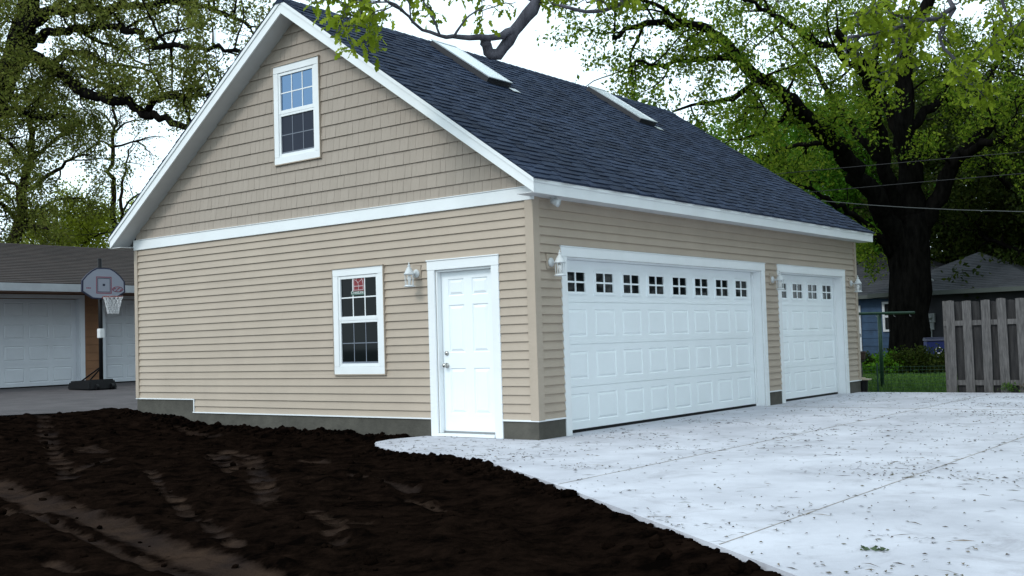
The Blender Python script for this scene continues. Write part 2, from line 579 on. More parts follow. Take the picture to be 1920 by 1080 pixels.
# foundation with its steps
B = mb()
FO = .012
B.box(-.5085 + .002, FO, -FO, .19, -.3, ZF); B.box(-.19, FO, .19, D1A - .002, -.3, ZF)
B.box(XS, EL - .002, -FO, .19, -.3, ZF); B.box(-W - FO, XS - .001, -FO, .19, -.3, ZL)
B.box(-.19, FO, D1B + .002, D2A - .002, -.3, ZF); B.box(-.19, FO, D2B + .002, LEN + FO, -.3, ZF)
B.box(-W - FO, -W + .18, .19, LEN, -.3, ZL)
B.split('foundation', M['found'], G, parts=[[0, 1], [2, 3, 6], [4], [5]])
B = mb()
e = .03
B.box(ER + .001, e, -e, -.0, ZF + .001, ZF + .02); B.box(.0, e, .0, D1A - .003, ZF + .001, ZF + .02)
B.box(XS - .02, EL - .001, -e, 0, ZF + .001, ZF + .018); B.box(-W - e, XS, -e, 0, ZL + .001, ZL + .018)
B.box(XS - .002, XS + .016, -e, -.014, ZF + .02, ZL + .018)
B.box(0, e, D1B - .002, D2A + .002, ZF + .001, ZF + .02); B.box(0, e, D2B + .001, LEN + e, ZF + .001, ZF + .02)
B.split('flashing', M['flash'], G, parts=[[0, 1], [2, 3, 4], [5], [6]])

# shake shingles of the gable
B = mb()
rs = random.Random(3)
z = ZFR1 - .02
EXP = .176
zl_ = lambda x: ZE0 - .02 + SL * (min(0 - x, x + W))       # underside of the rake soffit
while z < 3.0 + SL * -XR:
    x = -W + rs.uniform(0, .1)
    while x < 0:
        wd = rs.choice([.085, .11, .12, .13, .145, .16])
        x1 = min(x + wd, 0)
        j = rs.uniform(-.002, .002)
        B.add([(x, -.025 + j, z), (x1 - .003, -.025 + j, z), (x1 - .003, -.008, z + EXP), (x, -.008, z + EXP), (x, 0, z), (x1 - .0025, 0, z), (x1 - .0025, 0, z + EXP), (x, 0, z + EXP)],
              [(0, 1, 2, 3), (4, 5, 1, 0), (0, 3, 7, 4), (1, 5, 6, 2)])
        x = x1
    z += EXP
o = B.build('shake_siding', M['shake'], G)
bm = bmesh.new()
bm.from_mesh(o.data)
for (nx, px) in ((SL, 0), (-SL, -W)):
    bmesh.ops.bisect_plane(bm, geom=bm.verts[:] + bm.edges[:] + bm.faces[:], plane_co=(px - XR, 0, 3.005), plane_no=(nx, 0, 1), clear_outer=True)
bmesh.ops.bisect_plane(bm, geom=bm.verts[:] + bm.edges[:] + bm.faces[:], plane_co=(0, 0, ZFR1 - .005), plane_no=(0, 0, -1), clear_outer=True)
for co, nn in (((GL + .05 - XR, 0, 0), (1, 0, 0)), ((GR - .05 - XR, 0, 0), (1, 0, 0)), ((0, 0, GB + .05), (0, 0, 1)), ((0, 0, GT - .05), (0, 0, 1))):
    bmesh.ops.bisect_plane(bm, geom=bm.verts[:] + bm.edges[:] + bm.faces[:], plane_co=co, plane_no=nn)
def _in_window(f):
    c_ = f.calc_center_median()
    return GL + .05 < c_.x + XR < GR - .05 and GB + .05 < c_.z < GT - .05
bmesh.ops.delete(bm, geom=[f for f in bm.faces if _in_window(f)], context='FACES')
bm.to_mesh(o.data)
bm.free()

# frieze board between lap siding and shakes
B = mb()
B.box(-W - .03, .037, -.039, -.0, ZFR0 + .003, ZFR1)
B.box(-W - .02, .03, -.049, -.0, ZFR1 + .001, ZFR1 + .012)
B.build('frieze_board', M['trim'], G, bevel=.003)

# rake boards, fascia, soffits
YN, YF = -OHG, LEN + OHG
def zt(x): return ZE1 + SL * (OH - x if x >= XR else x + W + OH)
B = mb()
for sg in (0, 1):
    for yy, d in ((YN, .024), (YF - .024, .024)):
        xe = OH if sg == 0 else -W - OH
        xr = XR - .0005 if sg else XR + .0005
        V_ = .168
        B.prism([(xe, yy, ZE1 - V_ + .004), (xr, yy, ZR - V_ - .02), (xr, yy, ZR), (xe, yy, ZE1)], (0, d, 0))
B.split('rake_board', M['trim'], G)
B = mb()
for sg in (0, 1):                        # narrow drip strip along the top of each rake
    xe = OH + .01 if sg == 0 else -W - OH - .01
    xr = XR - .0005 if sg else XR + .0005
    B.prism([(xe, YN - .014, ZE1 - .05), (xr, YN - .014, ZR - .05), (xr, YN - .014, ZR + .004), (xe, YN - .014, ZE1 + .004)], (0, .0135, 0))
B.split('drip_edge', M['trim'], G)
B = mb()
B.box(OH - .024, OH, YN + .025, YF - .025, ZE0 - .004, ZE1 - .004)
B.box(OH + .0005, OH + .012, YN + .001, YF, ZE1 - .045, ZE1 + .004)
B.box(-W - OH, -W - OH + .024, YN + .025, YF - .025, ZE0 - .004, ZE1 - .004)
B.split('fascia', M['trim'], G, parts=[[0, 1], [2]])
B = mb()
soff_parts = [[], []]
ys = YN + .025
while ys < YF - .03:                     # vented soffit, board by board
    y2 = min(ys + .098, YF - .026)
    B.box(.001, OH - .025, ys, y2, ZE0 + .0, ZE0 + .012)
    B.box(-W - OH + .025, -W - .001, ys, y2, ZE0, ZE0 + .012)
    soff_parts[0].append(len(B.c) - 2); soff_parts[1].append(len(B.c) - 1)
    ys += .105
for sg in (0, 1):
    for ya, yb in ((YN + .025, -.001), (LEN + .001, YF - .025)):
        xe = -.03 if sg == 0 else -W + .03
        xe2 = OH - .03 if sg == 0 else -W - OH + .03
        B.prism([(xe2, ya, zt(xe2) - .165), (XR + (.001 if sg == 0 else -.001), ya, ZR - .175), (XR + (.001 if sg == 0 else -.001), ya, ZR - .15), (xe2, ya, zt(xe2) - .14)], (0, yb - ya, 0))
B.split('soffit', M['soffit'], G, parts=soff_parts + [[len(B.c) - k] for k in (4, 3, 2, 1)])

# roof: deck plus every shingle tab
ca = math.cos(math.atan(SL)); sa = math.sin(math.atan(SL))
RL = (OH - XR) / ca
B = mb()
B.prism([(OH + .015, YN - .012, ZE1 - .012), (XR, YN - .012, ZR - .002), (-W - OH - .015, YN - .012, ZE1 - .012), (-W - OH + .1, YN - .012, ZE1 - .05), (XR, YN - .012, ZR - .13), (OH - .1, YN - .012, ZE1 - .05)][:6], (0, .0001, 0))
B = mb()
for sg in (0, 1):
    xe = OH + .02 if sg == 0 else -W - OH - .02
    ze = ZE1 - .02 * SL
    B.prism([(xe, YN - .015, ze + .006), (XR, YN - .015, ZR + .006), (XR, YN - .015, ZR + .016), (xe, YN - .015, ze + .016)], (0, LEN + 2 * OHG + .03, 0))
deck = B.build('roof', M['shingle'], G)
B = mb()
SEX = .142
rs = random.Random(11)
for sg in (0, 1):
    n = int(RL / SEX) + 1
    for k in range(n):
        s0 = -.03 + k * SEX
        s1 = min(s0 + SEX + .02, RL)
        if s0 >= RL - .03: break
        y = YN - .02 - rs.uniform(0, .3)
        tooth = rs.random() < .5
        while y < YF + .02:
            wd = rs.uniform(.14, .42)
            ya, yb = max(y, YN - .02), min(y + wd, YF + .02)
            tooth = not tooth
            if yb - ya > .01:
                hh = .034 if tooth else .023
                sa0 = s0 - (.004 if tooth else 0) + (0 if tooth else .032)
                def P(s_, y_, h):
                    x_ = OH - s_ * ca + h * sa
                    if sg: x_ = -W - x_
                    return (x_, y_, ZE1 + s_ * sa + h * ca)
                B.add([P(sa0, ya, hh), P(sa0, yb, hh), P(s1, yb, .018), P(s1, ya, .018), P(sa0, ya, .012), P(sa0, yb, .012)],
                      [(0, 1, 2, 3), (4, 5, 1, 0), (4, 0, 3), (5, 2, 1)])
            y += wd
sh = B.build('shingle_course', M['shingle'], deck)
B = mb()
y = YN - .02
while y < YF:                            # ridge caps
    y2 = min(y + .2, YF + .02)
    B.add([(XR - .13, y, ZR - .13 * SL + .034), (XR, y, ZR + .042), (XR + .13, y, ZR - .13 * SL + .034), (XR + .13, y2, ZR - .13 * SL + .028), (XR, y2, ZR + .034), (XR - .13, y2, ZR - .13 * SL + .028)],
          [(0, 1, 4, 5), (1, 2, 3, 4), (0, 2, 1)])
    y = y2 - .01
B.build('ridge_cap', M['shingle'], deck)

# skylights on the door-side slope
def skylight(ya, yb, xa, xb, glassmat):
    def P(x, y, h): return (x + h * sa, y, zt(x) + h * ca)
    f, g, d = mb(), mb(), mb()
    def rim(B_, x0, x1, y0, y1, h0, h1):
        p = [P(x0, y0, h0), P(x1, y0, h0), P(x1, y1, h0), P(x0, y1, h0), P(x0, y0, h1), P(x1, y0, h1), P(x1, y1, h1), P(x0, y1, h1)]
        B_.add(p, [(3, 2, 1, 0), (4, 5, 6, 7), (0, 1, 5, 4), (1, 2, 6, 5), (2, 3, 7, 6), (3, 0, 4, 7)])
    rim(d, xa, xb, ya, yb, .0, .104)                                     # curb
    t = .036
    rim(f, xa - .01, xb + .012, ya - .012, ya + t, .105, .120); rim(f, xa - .01, xb + .012, yb - t, yb + .012, .105, .120)
    rim(f, xa - .01, xa + t, ya + t + .001, yb - t - .001, .105, .120); rim(f, xb - t, xb + .012, ya + t + .001, yb - t - .001, .105, .120)
    rim(g, xa + t, xb - t, ya + t, yb - t, .1055, .114)
    c = d.build('skylight', M['darkmetal'], G)
    f.build('skylight_frame', M['alu'], c); g.build('skylight_glass', glassmat, c)
    h = mb()
    rim(h, xb + .014, xb + .12, yb - .06, yb + .12, .030, .038)
    h.build('skylight_flashing', M['alu'], c)
skylight(2.50, 3.06, -3.78, -2.66, M['skyglass'])
skylight(6.86, 7.42, -3.78, -2.66, M['skyglass'])

# overhead doors
def raised_panel(B, place, a0, a1, z0, z1, d0, h=.010, bv=.024):
    # a bevelled field: groove then raised centre; place(a, depth, z)
    def ring(m, d): return [place(a0 + m, d, z0 + m), place(a1 - m, d, z0 + m), place(a1 - m, d, z1 - m), place(a0 + m, d, z1 - m)]
    rr = [ring(0, d0), ring(.012, d0 - h), ring(.017, d0 - h), ring(.017 + bv, d0 + .001)]
    V_ = [p for q in rr for p in q]
    F_ = []
    for i in range(3):
        for j in range(4):
            F_.append((i * 4 + j, i * 4 + (j + 1) % 4, (i + 1) * 4 + (j + 1) % 4, (i + 1) * 4 + j))
    F_.append((12, 13, 14, 15))
    B.add(V_, F_)

def flat_with_holes(B, place, a0, a1, z0, z1, holes, d):
    # front skin of a slab with rectangular holes (same z rows per set of holes)
    zs = sorted({z0, z1} | {q for h in holes for q in (h[2], h[3])})
    for c0, c1 in zip(zs, zs[1:]):
        zm = (c0 + c1) / 2
        cur = a0
        for h in sorted(q for q in holes if q[2] < zm < q[3]):
            if h[0] > cur: B.quad(place(cur, d, c0), place(h[0], d, c0), place(h[0], d, c1), place(cur, d, c1))
            cur = h[1]
        if cur < a1: B.quad(place(cur, d, c0), place(a1, d, c0), place(a1, d, c1), place(cur, d, c1))

def overhead_door(B_org, place, a0, a1, z0, z1, ncol, parent, matdoor, windows=True, name='garage_door', pwid=.70):
    D = MB(B_org)
    hs = (z1 - z0) / 4
    pitch = (a1 - a0) / ncol
    holes, wins = [], []
    for r_ in range(4):
        for c in range(ncol):
            m_ = (a0 + a1) / 2 + (c - (ncol - 1) / 2) * pitch * .975
            pw = pitch * pwid / 2
            if r_ == 3 and windows: wins.append((m_ - .235, m_ + .235, z0 + 3.5 * hs - .165, z0 + 3.5 * hs + .145))
            else: holes.append((m_ - pw, m_ + pw, z0 + r_ * hs + .095, z0 + (r_ + 1) * hs - .085))
    for r_ in range(4):
        za, zb = z0 + r_ * hs + .003, z0 + (r_ + 1) * hs - .003
        hh = [h for h in holes + wins if za < h[2] < zb]
        flat_with_holes(D, place, a0, a1, za, zb, hh, 0)
        for q in (za, zb):
            D.quad(place(a0, 0, q), place(a1, 0, q), place(a1, -.03, q), place(a0, -.03, q))
        # pressed double rib along the meeting rails
        for q in ((za + .028,) if r_ else ()):
            D.quad(place(a0, .0008, q), place(a1, .0008, q), place(a1, -.004, q + .008), place(a0, -.004, q + .008))
    for h in holes: raised_panel(D, place, *h, 0)
    D.quad(place(a0, -.012, z0), place(a1, -.012, z0), place(a1, -.012, z1), place(a0, -.012, z1))
    od = D.build(name, matdoor, parent)
    S = MB(B_org)
    p = [place(a0, .004, z0 - .035), place(a1, .004, z0 - .035), place(a1, .004, z0), place(a0, .004, z0)]
    S.quad(*p)
    S.build('bottom_seal', M['black'], od)
    for h in wins:
        F2, P2 = MB(B_org), MB(B_org)
        f = .034
        def bar(x0, x1, q0, q1, d):
            pts = [place(x0, -.01, q0), place(x1, -.01, q0), place(x1, -.01, q1), place(x0, -.01, q1)]
            dv = np.array(place(x0, d, q0)) - np.array(place(x0, -.01, q0))
            F2.prism(pts, dv)
        bar(h[0], h[1], h[2], h[2] + f, .016); bar(h[0], h[1], h[3] - f, h[3], .016)
        bar(h[0], h[0] + f, h[2] + f + .0005, h[3] - f - .0005, .0155); bar(h[1] - f, h[1], h[2] + f + .0005, h[3] - f - .0005, .0155)
        mm = (h[0] + h[1]) / 2; zm = (h[2] + h[3]) / 2
        bar(mm - .011, mm + .011, h[2] + f, h[3] - f, .009); bar(h[0] + f, h[1] - f, zm - .011, zm + .011, .0085)
        fr = F2.build('window', matdoor, od)
        P2.quad(place(h[0] + .01, -.004, h[2] + .01), place(h[1] - .01, -.004, h[2] + .01), place(h[1] - .01, -.004, h[3] - .01), place(h[0] + .01, -.004, h[3] - .01))
        P2.build('pane', M['glass'], fr)
    return od

REC = .15
for a, b_, nc in ((D1A, D1B, 8), (D2A, D2B, 4)):
    pl = lambda q, d, z: (-REC + d, q, z)
    overhead_door(GO, pl, a + TW + .016, b_ - TW - .016, .035, ZD - TW - .016, nc, G, M['doorwhite'])
    B = mb()
    B.box(.001, .026, a, a + TW, .0, ZD - TW); B.box(.001, .026, b_ - TW, b_, .0, ZD - TW)
    B.box(.001, .028, a - .004, b_ + .004, ZD - TW + .001, ZD)
    B.box(.001, .036, a - .012, b_ + .012, ZD + .001, ZD + .014)
    B.box(-T, .0005, a + TW + .001, a + TW + .015, 0, ZD - TW - .016); B.box(-T, .0005, b_ - TW - .015, b_ - TW - .001, 0, ZD - TW - .016)
    B.box(-T, .0005, a + TW + .001, b_ - TW - .001, ZD - TW - .015, ZD - TW - .001)
    B.box(-REC + .002, -REC + .025, a + TW + .0155, a + TW + .045, .0, ZD - TW - .05); B.box(-REC + .002, -REC + .025, b_ - TW - .045, b_ - TW - .0155, 0, ZD - TW - .05)
    B.build('door_casing', M['trim'], G, bevel=.002)

# entry door
x0, x1 = EL + TW, ER - TW
zt0, zt1 = .045, ET - TW
B = mb()
B.box(EL, x0, -.028, -.001, .0, ET - TW); B.box(x1, ER, -.028, -.001, .0, ET - TW)
B.box(EL - .004, ER + .004, -.03, -.001, ET - TW + .001, ET)
B.box(EL - .014, ER + .014, -.04, -.001, ET + .001, ET + .016)
B.box(x0 + .001, x0 + .025, -.0005, .14, .04, ET - TW); B.box(x1 - .025, x1 - .001, -.0005, .14, .04, ET - TW)
B.box(x0 + .026, x1 - .026, -.0005, .14, ET - TW - .025, ET - TW - .001)
B.box(x0 - .0, x1 + .0, -.05, .14, .004, .038)
fr = B.build('door_frame', M['trim'], G, bevel=.003)
D = mb()
pl = lambda q, d, z: (q, .075 - d, z)
da, db = x0 + .027, x1 - .027
dw = db - da
fz = lambda q: zt0 + q
hol = []
for fa, fb in ((.13, .425), (.575, .87)):
    for za, zb in ((.23, .79), (.98, 1.57), (1.68, 1.89)):
        hol.append((da + dw * fa, da + dw * fb, fz(za), fz(zb)))
zs = sorted({zt0, zt1 - .027} | {q for h in hol for q in h[2:]})
flat_with_holes(D, pl, da, db, zt0, zt1 - .027, hol, 0)
for h in hol: raised_panel(D, pl, *h, 0, h=.014, bv=.03)
D.quad(pl(da, -.02, zt0), pl(db, -.02, zt0), pl(db, -.02, zt1 - .027), pl(da, -.02, zt1 - .027))
ed = D.build('entry_door', M['doorwhite'], G)
K = mb()
kx = da + .065
K.lathe((kx, .073, .87), [(.032, 0), (.032, -.008), (.014, -.012), (.013, -.035), (.026, -.045), (.029, -.06), (.022, -.072), (.006, -.075)], 18, 'y')
K.build('knob', M['nickel'], ed, smooth=True)
K = mb()
K.lathe((kx, .073, 1.02), [(.030, 0), (.029, -.012), (.020, -.018), (.019, -.02)], 18, 'y')
K.build('deadbolt', M['nickel'], ed, smooth=True)
K = mb()
K.box(da, db, .06, .0745, zt0 - .004, zt0 + .018)
K.build('sweep', M['greymetal'], ed)

# double hung windows
def hung_window(L_, R_, B_, T_, upmat, lowmat, sticker=False):
    F = mb()
    cw = .098
    y_ = -.040
    F.box(L_, L_ + cw, y_, -.001, B_ + cw, T_ - cw); F.box(R_ - cw, R_, y_, -.001, B_ + cw, T_ - cw)
    F.box(L_, R_, y_ - .001, -.001, T_ - cw + .001, T_); F.box(L_, R_, y_ - .001, -.001, B_, B_ + cw - .001)
    fr = F.build('window', M['trim'], G, bevel=.003)
    J = mb()
    J.box(L_ - .012, R_ + .012, y_ - .014, -.001, T_ + .001, T_ + .014)
    J.box(L_ - .008, L_ - .001, y_ - .006, -.001, B_, T_); J.box(R_ + .001, R_ + .008, y_ - .006, -.001, B_, T_)
    J.box(L_ - .01, R_ + .01, y_ - .01, -.001, B_ - .014, B_ - .001)
    J.build('channel', M['siding'], fr)
    a, c = L_ + cw, R_ - cw
    bz, tz = B_ + cw, T_ - cw
    S = mb()
    t = .040
    zm = bz + (tz - bz) * .508
    def frame(x0_, x1_, z0_, z1_, ya, yb, t_, tb):
        S.box(x0_, x0_ + t_, ya, yb, z0_, z1_); S.box(x1_ - t_, x1_, ya, yb, z0_, z1_)
        S.box(x0_ + t_ + .0003, x1_ - t_ - .0003, ya + .001, yb, z1_ - t_, z1_); S.box(x0_ + t_ + .0003, x1_ - t_ - .0003, ya + .001, yb, z0_, z0_ + tb)
    frame(a + .001, c - .001, zm, tz - .001, -.030, -.002, t, .052)
    frame(a + .001, c - .001, bz + .001, zm - .001, -.027, -.002, t - .008, .042)
    S.build('sash', M['trim'], fr, bevel=.002)
    gu = mb(); gu.quad((a + .03, -.009, zm + .03), (c - .03, -.009, zm + .03), (c - .03, -.009, tz - .03), (a + .03, -.009, tz - .03))
    gu.build('pane', upmat, fr)
    gl = mb(); gl.quad((a + .02, -.0085, bz + .02), (c - .02, -.0085, bz + .02), (c - .02, -.0085, zm - .005), (a + .02, -.0085, zm - .005))
    gl.build('pane', lowmat, fr)
    g1, g2 = mb(), mb()
    for i in (1, 2):
        x_ = a + t + (c - a - 2 * t) * i / 3
        g1.box(x_ - .008, x_ + .008, -.014, -.0095, zm + .053, tz - t - .001)
        g2.box(x_ - .006, x_ + .006, -.012, -.009, bz + .043, zm - .034)
    zz = (zm + .052 + tz - t) / 2
    g1.box(a + t + .001, c - t - .001, -.0135, -.0095, zz - .008, zz + .008)
    zz = (bz + .042 + zm - .033) / 2
    g2.box(a + t - .007, c - t + .007, -.0115, -.009, zz - .006, zz + .006)
    g2.box(a + t - .007, c - t + .007, -.0118, -.009, bz + .0435, bz + .066)
    g1.build('grille', M['trim'], fr); g2.build('grille', M['grey_grid'], fr)
    if sticker:
        xa = a + t + (c - a - 2 * t) / 3 + .01; xb = a + t + (c - a - 2 * t) * 2 / 3 - .010
        zb, zt_ = tz - t - .17, tz - t - .004
        s_ = mb(); s_.box(xa, xb, -.0165, -.015, zb, zt_)
        st = s_.build('window_sticker', M['stickerred'], fr)
        ln = mb()
        cx_, cz_ = xa + .014, zb + .065
        rr = xb - xa - .026
        arc = [(cx_ + rr * math.cos(q), -.0175, cz_ + rr * math.sin(q)) for q in np.linspace(0, math.pi / 2, 12)]
        ln.tube(arc, .0032, 5)
        arc = [(cx_ + rr * .5 * math.cos(q), -.0175, cz_ + rr * .5 * math.sin(q)) for q in np.linspace(0, math.pi / 2, 9)]
        ln.tube(arc, .0022, 5)
        for q in (.52, 1.05): ln.tube([(cx_ + rr * .5 * math.cos(q), -.0175, cz_ + rr * .5 * math.sin(q)), (cx_ + rr * math.cos(q), -.0175, cz_ + rr * math.sin(q))], .0022, 5)
        ln.tube([(cx_, -.0175, cz_), (cx_ + rr, -.0175, cz_)], .0032, 5)
        ln.tube([(cx_, -.0175, zb + .012), (cx_, -.0175, cz_ + rr)], .0032, 5)
        ln.tube([(cx_ + rr, -.0175, zb + .012), (cx_ + rr, -.0175, cz_)], .0032, 5)
        ln.tube([(cx_ + rr / 2, -.0175, zb + .012), (cx_ + rr / 2, -.0175, cz_)], .0022, 5)
        ln.tube([(cx_, -.0175, zb + .014), (cx_ + rr, -.0175, zb + .014)], .0026, 5)
        ln.build('window_emblem', M['white'], fr)
        gp = mb(); gp.box(xa - .045, xb + .0, -.0162, -.0148, zb - .052, zb - .001)
        gp.build('name_strip', M['stickergreen'], fr)
        cu = bpy.data.curves.new('lettering', 'FONT')
        cu.body = 'CrestLine'
        cu.size = .052
        cu.extrude = .0004
        to = bpy.data.objects.new('lettering', cu)
        COL.objects.link(to)
        dg = bpy.context.evaluated_depsgraph_get()
        me = bpy.data.meshes.new_from_object(to.evaluated_get(dg))
        bpy.data.objects.remove(to)
        me.materials.clear(); me.materials.append(M['white'])
        tx = bpy.data.objects.new('lettering', me)
        COL.objects.link(tx)
        tx.parent = fr
        wtx = max(v.co.x for v in me.vertices)
        sc_ = (xb - xa + .03) / wtx
        tx.scale = (sc_, sc_, 1)
        tx.rotation_euler = (R(90), 0, 0)
        tx.location = (xa - .04 - GO[0], -.0172, zb - .036)
    return fr
hung_window(WL, WR, WB, WT, M['glass'], M['glass'], True)
hung_window(GL, GR, GB, GT, M['glassup'], M['screen'])

# lantern mounting blocks belong to the wall
B = mb()
B.box(EL - .25, EL - .105, -.03, -.001, 1.955, 2.13)
for ya, z_ in ((.22, 1.98), (6.305, 1.93), (9.725, 1.945)): B.box(.001, .03, ya, ya + .15, z_, z_ + .18)
B.split('mounting_block', M['siding'], G, bevel=.006)

# wall lanterns: a coach lamp, each a thing of its own (local +Y points away from the wall)
def lantern(loc, rz, label):
    t = empty('wall_lantern', loc, label, 'wall lamp', 'white coach lanterns on the garage', rz)
    t.scale = (.88, .88, .88)
    b_ = MB()
    b_.lathe((0, .0, 0), [(.062, 0), (.062, .012), (.05, .022), (.022, .034)], 18, 'y')
    b_.build('back_plate', M['lampwhite'], t, smooth=True)
    a = MB()
    a.tube([(0, .02, 0), (0, .06, -.012), (0, .10, .0), (0, .135, .03), (0, .15, .06)], [.013, .012, .011, .011, .012], 8)
    a.build('arm', M['lampwhite'], t, smooth=True)
    c = MB()
    c.lathe((0, .15, 0), [(.078, -.02), (.080, -.008), (.066, .012), (.045, .05), (.038, .062), (.040, .07), (.022, .085), (.018, .10), (.024, .108), (.020, .12), (.008, .128), (.008, .14), (.012, .146), (.003, .158)], 18)
    c.build('cap', M['lampwhite'], t, smooth=True)
    k = MB()
    for q in range(6):
        an = q * math.pi / 3
        x_, y_ = .064 * math.cos(an), .15 + .064 * math.sin(an)
        k.tube([(x_, y_, -.02), (x_ * .93, .15 + (y_ - .15) * .93, -.165)], .005, 5)
    k.build('cage', M['lampwhite'], t)
    d = MB()
    d.lathe((0, .15, 0), [(.060, -.164), (.064, -.17), (.082, -.180), (.082, -.192), (.03, -.197)], 18)
    d.build('base_ring', M['lampwhite'], t, smooth=True)
    u = MB()
    u.lathe((0, .15, 0), [(.014, -.165), (.015, -.12), (.028, -.09), (.032, -.065), (.024, -.042), (.006, -.032)], 12)
    u.build('bulb', M['bulb'], t, smooth=True)
    return t
l0 = lantern((EL - .178, -.031, 2.03), R(180), 'white lantern on the gable wall between lower window and entry door')
for (y_, z_, lb) in ((.295, 2.06, 'white lantern at the house corner beside the wide overhead door'), (6.38, 2.01, 'white lantern on the pier between the two overhead doors'),
                     (9.80, 2.03, 'white lantern at the far end beside the narrow overhead door')):
    c = copy_tree(l0)
    c.location = (.031, y_, z_)
    c.rotation_euler = (0, 0, R(-90))
    c['label'] = lb

# small flood lamp under the eave
t = empty('flood_lamp', (.13, .24, ZE0 - .001), 'small white flood lamp under the eave near the corner', 'lamp')
B = MB(); B.lathe((0, 0, 0), [(.045, 0), (.045, -.015), (.012, -.02), (.012, -.04)], 14); B.build('mount', M['lampwhite'], t, smooth=True)
B = MB()
B.tube([(-.02, -.01, -.045), (.02, .0, -.055), (.055, .01, -.07), (.075, .014, -.078)], [.03, .036, .046, .048], 14)
B.build('head', M['lampwhite'], t, smooth=True)

# ================================================================== GROUND
def tagst(o): o['kind'] = 'structure'; return o
gm = MB(); gm.quad((-300, -300, -.42), (300, -300, -.42), (300, 400, -.42), (-300, 400, -.42))
tagst(gm.build('ground', M['ground']))
lm = MB(); lm.quad((-60, 10.02, -.14), (60, 10.02, -.14), (60, 120, -.14), (-60, 120, -.14))
tagst(lm.build('lawn', M['lawn']))

EDGE = [(-1.74, -.013), (-1.86, -.55), (-1.78, -.86), (-1.6, -1.06), (-1.2, -1.36), (-.56, -1.62), (-.1, -1.70), (.28, -1.76), (.68, -1.91), (1.07, -2.12), (1.9, -2.68), (2.9, -3.39), (5.2, -5.08), (8, -7.2), (13, -10.9)]
poly = EDGE + [(13, 10), (.013, 10), (.013, 9.54), (-.2, 9.54), (-.2, .013), (.013, .0125), (.013, -.013)]
bm = bmesh.new()
top = [bm.verts.new((x, y, 0)) for x, y in poly]
f = bm.faces.new(top)
r_ = bmesh.ops.extrude_face_region(bm, geom=[f])
for v in r_['geom']:
    if isinstance(v, bmesh.types.BMVert): v.co.z = -.14
bmesh.ops.recalc_face_normals(bm, faces=bm.faces[:])
me = bpy.data.meshes.new('concrete_driveway')
bm.to_mesh(me); bm.free()
me.materials.append(M['concrete'])
o = bpy.data.objects.new('concrete_driveway', me)
COL.objects.link(o); tagst(o)
B = MB()
for xj, ya in ((2.45, -3.05), (4.72, -4.70), (7.2, -6.5)): B.box(xj - .004, xj + .004, ya, 9.98, -.005, .003)
B.box(.02, 12.9, 5.9, 5.907, -.005, .0032)
tagst(B.build('driveway_joints', M['joint']))

# asphalt apron of the neighbour
am = MB()
az = lambda x: .20 + (-x - 9) * .0135
pts = [(-40, -30), (-21.0, -20), (-8.66, .35), (-8.0, 1.6), (-8.0, 30), (-40, 30)]
am.add([(x, y, az(x)) for x, y in pts], [tuple(range(6))])
tagst(am.build('asphalt_driveway', M['asphalt']))

# soil sheet with clods and tyre tracks
nx, ny = 620, 330
gx = np.linspace(-13.5, 6.4, nx); gy = np.linspace(-9.4, -.014, ny)
X, Y = np.meshgrid(gx, gy, indexing='ij')
def soil_base(X, Y):
    z = -.05 - .12 * sm(-2.5, -8, Y) + .26 * sm(-5.0, -9.0, X) - .02
    return z + .05 * sm(-.9, -.1, Y) * sm(0, -2, X)
Z = soil_base(X, Y)
nb = lambda s, k: vnoise(X * s + 31.7, Y * s + 12.3, k) - .5
Z += (.07 * nb(1.1, 1) + .035 * nb(3.1, 2) + .016 * nb(8, 3)) * (1 - .35 * sm(-1.2, -3, Y)) + .010 * np.abs(nb(17, 4)) * 2
clod = np.clip(nb(6.5, 5) * 2 - .35, 0, 1)
Z += .06 * clod
# distance to the concrete edge: soil is drawn below the slab along it
ep = np.array(EDGE)
dmin = np.full(X.shape, 9.)
for p, q in zip(ep, ep[1:]):
    d = q - p; L2 = d @ d
    t_ = np.clip(((X - p[0]) * d[0] + (Y - p[1]) * d[1]) / L2, 0, 1)
    dmin = np.minimum(dmin, np.hypot(X - p[0] - t_ * d[0], Y - p[1] - t_ * d[1]))
dmin_wall = -Y
near = sm(.55, .0, dmin)
Z = Z * (1 - near) + near * (-.022 + .022 * nb(5, 8) + .02 * clod)
Zw = sm(.5, 0, dmin_wall)
Z += Zw * (.05 * (vnoise(X * 4.3, Y * 4, 14) - .3))
# right of the concrete edge: sink it under the slab
inside = np.zeros(X.shape, bool)
pp = np.array(poly)
for (xa, ya), (xb, yb) in zip(pp, np.roll(pp, -1, axis=0)):
    c_ = ((ya > Y) != (yb > Y)) & (X < (xb - xa) * (Y - ya) / (yb - ya + 1e-12) + xa)
    inside ^= c_
Z = np.where(inside, np.minimum(Z, -.06) - .12 * sm(0, .15, dmin), Z)
# under the asphalt on the far left
sd_ = ((X + 8.66) * 20.35 - (Y - .35) * 12.34) / math.hypot(20.35, 12.34)     # >0 on the soil side
Z = np.where(sd_ < .25, np.minimum(Z, az(X) + .05 * sm(-.05, .25, sd_) * 1 + (sd_ - .12) * .45), Z)
